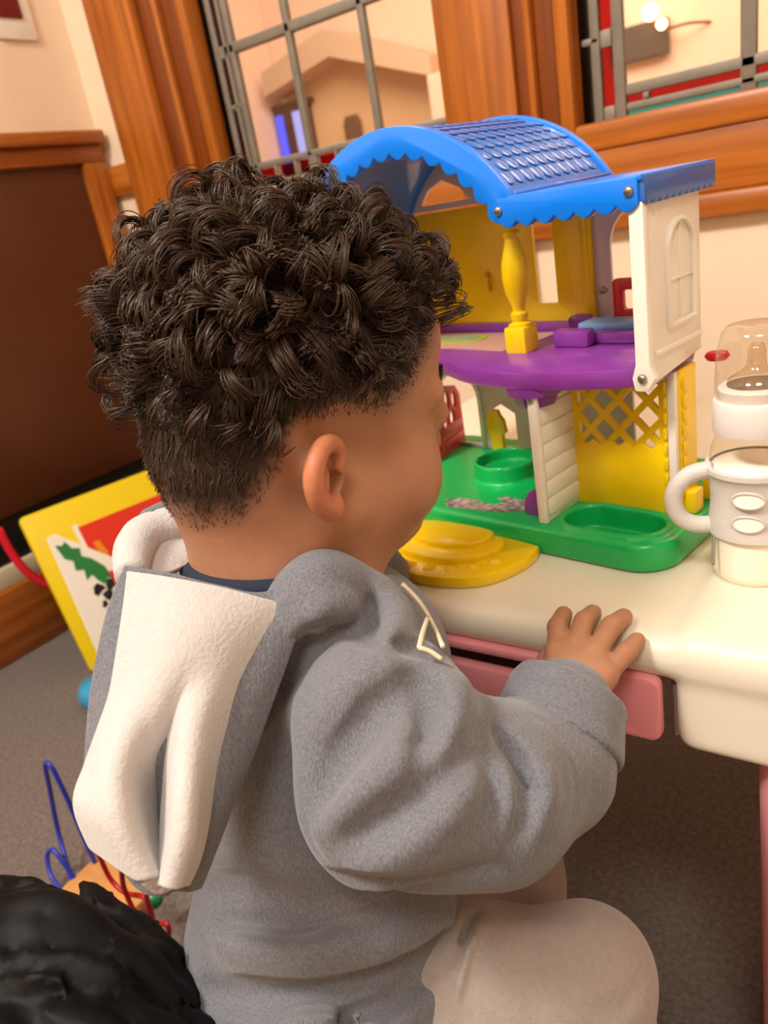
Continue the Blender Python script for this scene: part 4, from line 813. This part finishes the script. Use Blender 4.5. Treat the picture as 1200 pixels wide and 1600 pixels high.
F.crease([[-0.2889, 0.2581, 0.5465], [-0.2764, 0.2673, 0.5671], [-0.2682, 0.2797, 0.5739]], 0.0128, 0.0062)
F.capsule(NB-(0, 0, .05), NB+(.02, .04, .09), .050, .052, .008, neg=True)
hood_me = F.mesh('hoodie', 1)
hoodie = link('hoodie', hood_me, grey, child); hoodie['label'] = 'grey marl hooded sweatshirt'
def torus(name, c, ax, R, r, m, parent, sx=1.0, n=40):
    t = Vector(ax).normalized(); u = t.orthogonal().normalized(); v = t.cross(u)
    return obj(name, tube(bmesh.new(), [Vector(c)+(u*math.cos(2*math.pi*i/n)+v*math.sin(2*math.pi*i/n)*sx)*R for i in range(n)], r, 10, closed=True), m, parent, True)
torus('undershirt', (-.347, .316, .580), (.06, .12, 1), .0525, .0065, navyf, child)
F = Field((-.25, .30, .40), (-.10, .44, .54), .002); F.f[:] = .05
F.chain([(-.1783, .358, .4540), (-.1778, .3748, .4654), (-.1752, .386, .4705)], [.0435, .0385, .0325], .004)
F.capsule((-.1755, .380, .468), (-.170, .42, .482), .0275, .026, .004, neg=True)
F.halfspace((-.1750, .388, .4712), (.07, .55, .34)); F.halfspace((-.1783, .356, .4525), (-.05, -.70, -.36))
PRINT = [[[-0.2582, 0.3342, 0.5644], [-0.2498, 0.3374, 0.5514], [-0.2411, 0.3353, 0.5382], [-0.2127, 0.3019, 0.5487]], [[-0.243, 0.3338, 0.5433], [-0.2244, 0.3009, 0.5553], [-0.2169, 0.2857, 0.5569]], [[-0.2169, 0.2857, 0.5569], [-0.2122, 0.2885, 0.5538], [-0.2067, 0.2902, 0.549]]]
for q in PRINT: obj('chest_print', tube(bmesh.new(), smooth_path(q, 4), .0015, 6), mat('cream_print', 'DCCFB4', .7), hoodie, True)['label'] = 'cream printed outline'
cuff = link('cuff', F.mesh('cuff', 2), grey, hoodie); 
def sheet(name, grid, m, parent, th, n=8, off=0):
    G = np.array(grid, float); R0, C0 = G.shape[:2]
    rows = [smooth_path(G[i], n) for i in range(R0)]; cols = [smooth_path([r[j] for r in rows], n) for j in range(len(rows[0]))]
    V = np.array(cols); a, b = V.shape[:2]; idx = np.arange(a*b).reshape(a, b)
    Q = np.stack([idx[:-1, :-1], idx[1:, :-1], idx[1:, 1:], idx[:-1, 1:]], -1).reshape(-1, 4)
    o = link(name, rawmesh(name, V.reshape(-1, 3), Q), m, parent)
    md = o.modifiers.new('thick', 'SOLIDIFY'); md.thickness = th; md.offset = off; md.use_even_offset = False
    sb = o.modifiers.new('sub', 'SUBSURF'); sb.levels = sb.render_levels = 1
    return o
LIN = [[(-0.3632, 0.2249, 0.6139), (-0.3459, 0.231, 0.61), (-0.3295, 0.2384, 0.6045), (-0.3161, 0.2479, 0.5971), (-0.304, 0.2586, 0.5887), (-0.2954, 0.2694, 0.5804)], [(-0.3586, 0.2134, 0.5974), (-0.3408, 0.2169, 0.5957), (-0.3246, 0.2225, 0.5923), (-0.3123, 0.2305, 0.5863), (-0.3043, 0.2405, 0.5775), (-0.2997, 0.2506, 0.566)], [(-0.3558, 0.1998, 0.577), (-0.3365, 0.2013, 0.577), (-0.322, 0.2049, 0.5751), (-0.3135, 0.2115, 0.5696), (-0.3055, 0.219, 0.5609), (-0.3037, 0.2306, 0.5459)], [(-0.3535, 0.187, 0.5586), (-0.3343, 0.1866, 0.5606), (-0.3226, 0.1904, 0.5578), (-0.3178, 0.1982, 0.5498), (-0.3026, 0.199, 0.5494), (-0.3038, 0.2115, 0.5271)], [(-0.3526, 0.1739, 0.5448), (-0.3277, 0.1672, 0.547), (-0.3277, 0.178, 0.5358), (-0.3282, 0.1902, 0.5227), (-0.2978, 0.1834, 0.538), (-0.3016, 0.1934, 0.5094)], [(-0.3516, 0.1602, 0.5321), (-0.3206, 0.154, 0.5367), (-0.331, 0.1691, 0.5125), (-0.3368, 0.1855, 0.4941), (-0.2888, 0.1692, 0.5282), (-0.2997, 0.1782, 0.4925)], [(-0.3449, 0.1448, 0.5238), (-0.3102, 0.1437, 0.5217), (-0.3193, 0.1573, 0.4977), (-0.3314, 0.1729, 0.4771), (-0.2838, 0.1572, 0.5129), (-0.2963, 0.1655, 0.4836)], [(-0.3378, 0.1413, 0.5003), (-0.301, 0.1406, 0.496), (-0.2971, 0.1432, 0.4893), (-0.2974, 0.1457, 0.484), (-0.2872, 0.1458, 0.4901), (-0.2968, 0.1566, 0.4775)]]
SHL = [[(-0.3751, 0.2314, 0.6127), (-0.3481, 0.241, 0.6061), (-0.3267, 0.2526, 0.5958), (-0.3038, 0.2686, 0.5866), (-0.2824, 0.2964, 0.5976)], [(-0.3759, 0.2134, 0.5944), (-0.3444, 0.2246, 0.5894), (-0.3241, 0.2349, 0.581), (-0.2995, 0.2532, 0.5709), (-0.2845, 0.2763, 0.5772)], [(-0.3743, 0.1977, 0.5743), (-0.3418, 0.2068, 0.5715), (-0.3219, 0.2169, 0.5633), (-0.2998, 0.2336, 0.5513), (-0.29, 0.2565, 0.5516)], [(-0.3719, 0.1846, 0.5554), (-0.3385, 0.1915, 0.5552), (-0.3211, 0.201, 0.5469), (-0.3013, 0.2135, 0.5328), (-0.2939, 0.2393, 0.5316)], [(-0.3671, 0.174, 0.5404), (-0.3353, 0.1767, 0.5395), (-0.3241, 0.1871, 0.5264), (-0.2993, 0.1962, 0.5167), (-0.2974, 0.2215, 0.5126)], [(-0.3607, 0.1637, 0.5262), (-0.3343, 0.163, 0.5272), (-0.3374, 0.1793, 0.4991), (-0.3, 0.1811, 0.4986), (-0.3013, 0.2037, 0.4941)], [(-0.3549, 0.1533, 0.5127), (-0.3326, 0.1491, 0.5076), (-0.3373, 0.1636, 0.4786), (-0.3005, 0.1645, 0.4827), (-0.3035, 0.1863, 0.4765)], [(-0.3495, 0.146, 0.4899), (-0.3246, 0.1444, 0.4913), (-0.3089, 0.145, 0.4789), (-0.2973, 0.1522, 0.4751), (-0.3071, 0.1684, 0.4573)]]
hoodp = sheet('hood', SHL, grey, hoodie, .009); hoodp['label'] = 'grey hood hanging down the back'
hl = sheet('hood_lining', LIN, fleece, hoodp, .010); hl['label'] = 'white fleece hood lining'
RING = [(-0.3797, 0.2353, 0.6032), (-0.3942, 0.2495, 0.608), (-0.4038, 0.2653, 0.6109), (-0.4031, 0.2821, 0.6105), (-0.392, 0.2973, 0.6099), (-0.3772, 0.3012, 0.6082)]
rg = obj('collar_roll', tube(bmesh.new(), smooth_path(RING, 6), [.010+.004*math.sin(math.pi*i/30) for i in range(31)], 12), fleece, hoodp, True)
obj('collar_edge', tube(bmesh.new(), [(x-.004, y+.012, z+.004) for x, y, z in smooth_path(RING[2:], 6)], .011, 12), grey, hoodp, True)

sheet('hood_inner', [[(-0.3959, 0.2506, 0.6073), (-0.4, 0.2696, 0.608), (-0.3972, 0.2854, 0.6078), (-0.3825, 0.299, 0.604)], [(-0.3868, 0.245, 0.6038), (-0.3871, 0.2624, 0.6008), (-0.3865, 0.2782, 0.5986), (-0.3816, 0.2922, 0.5971)], [(-0.3772, 0.2403, 0.601), (-0.375, 0.2548, 0.5938), (-0.378, 0.2701, 0.591), (-0.3818, 0.2843, 0.5898)]], fleece, hoodp, .006)

# trousers
F = Field((-.46, .13, .02), (-.08, .52, .42), .003); F.f[:] = .05
F.ell((-.335, .235, .245), (.098, .088, .075), (RR_, np.array([.375, .927, 0]), np.array([0, 0, 1.])), 0)
F.chain([(-.295, .235, .245), (-.2297, .2904, .268), KN, (-.142, .345, .06)], [.063, .056, .0405, .036], .02)
F.chain([(-.365, .265, .235), (-.30, .36, .25), LK, (-.25, .42, .06)], [.064, .058, .046, .040], .02)
F.wobble(.0010, 90, 2)
F.crease([[-0.2292, 0.3078, 0.3248], [-0.2271, 0.2852, 0.3224], [-0.2253, 0.2639, 0.3128], [-0.2233, 0.2469, 0.2996]], 0.0154, 0.0034)
F.crease([[-0.225, 0.3021, 0.3332], [-0.2228, 0.2798, 0.331], [-0.221, 0.2589, 0.3216], [-0.2191, 0.2423, 0.3086]], 0.0112, 0.0035)
F.crease([[-0.2101, 0.3022, 0.3305], [-0.2104, 0.2793, 0.327], [-0.208, 0.2593, 0.3178], [-0.2073, 0.2488, 0.3083]], 0.008, 0.0044)
F.crease([[-0.2205, 0.3001, 0.3331], [-0.2165, 0.2785, 0.3303], [-0.2142, 0.2558, 0.3182]], -0.0064, 0.0044)
F.crease([[-0.1921, 0.2919, 0.3231], [-0.1768, 0.2848, 0.3118], [-0.1688, 0.2777, 0.2967]], 0.0032, 0.0088)
F.crease([[-0.1217, 0.3248, 0.3032], [-0.1271, 0.309, 0.2961], [-0.1343, 0.2999, 0.2912]], 0.004, 0.0053)
F.crease([[-0.1326, 0.3089, 0.3043], [-0.1411, 0.2971, 0.2961]], 0.0032, 0.0053)
F.crease([[-0.2126, 0.3164, 0.3284], [-0.196, 0.3201, 0.3243], [-0.1633, 0.3287, 0.3267]], -0.0032, 0.0088)
F.halfspace((0, 0, .045), (0, 0, -1))
link('trousers', F.mesh('trousers', 2), beigef, child)
shm = mat('dark_sock', '3A3A44', .8)
for p, q in (((-.135, .345, .028), (-.102, .418, .022)), ((-.25, .42, .028), (-.217, .493, .022))):
    F = Field(np.minimum(p, q)-np.array((.05, .05, .05)), np.maximum(p, q)+np.array((.05, .05, .06)), .003); F.capsule(p, q, .030, .025, 0); F.capsule(p, (p[0]-.005, p[1]-.005, p[2]+.03), .031, .033, .01); F.halfspace((0, 0, .001), (0, 0, -1))
    link('sock', F.mesh('sock', 1), shm, child)
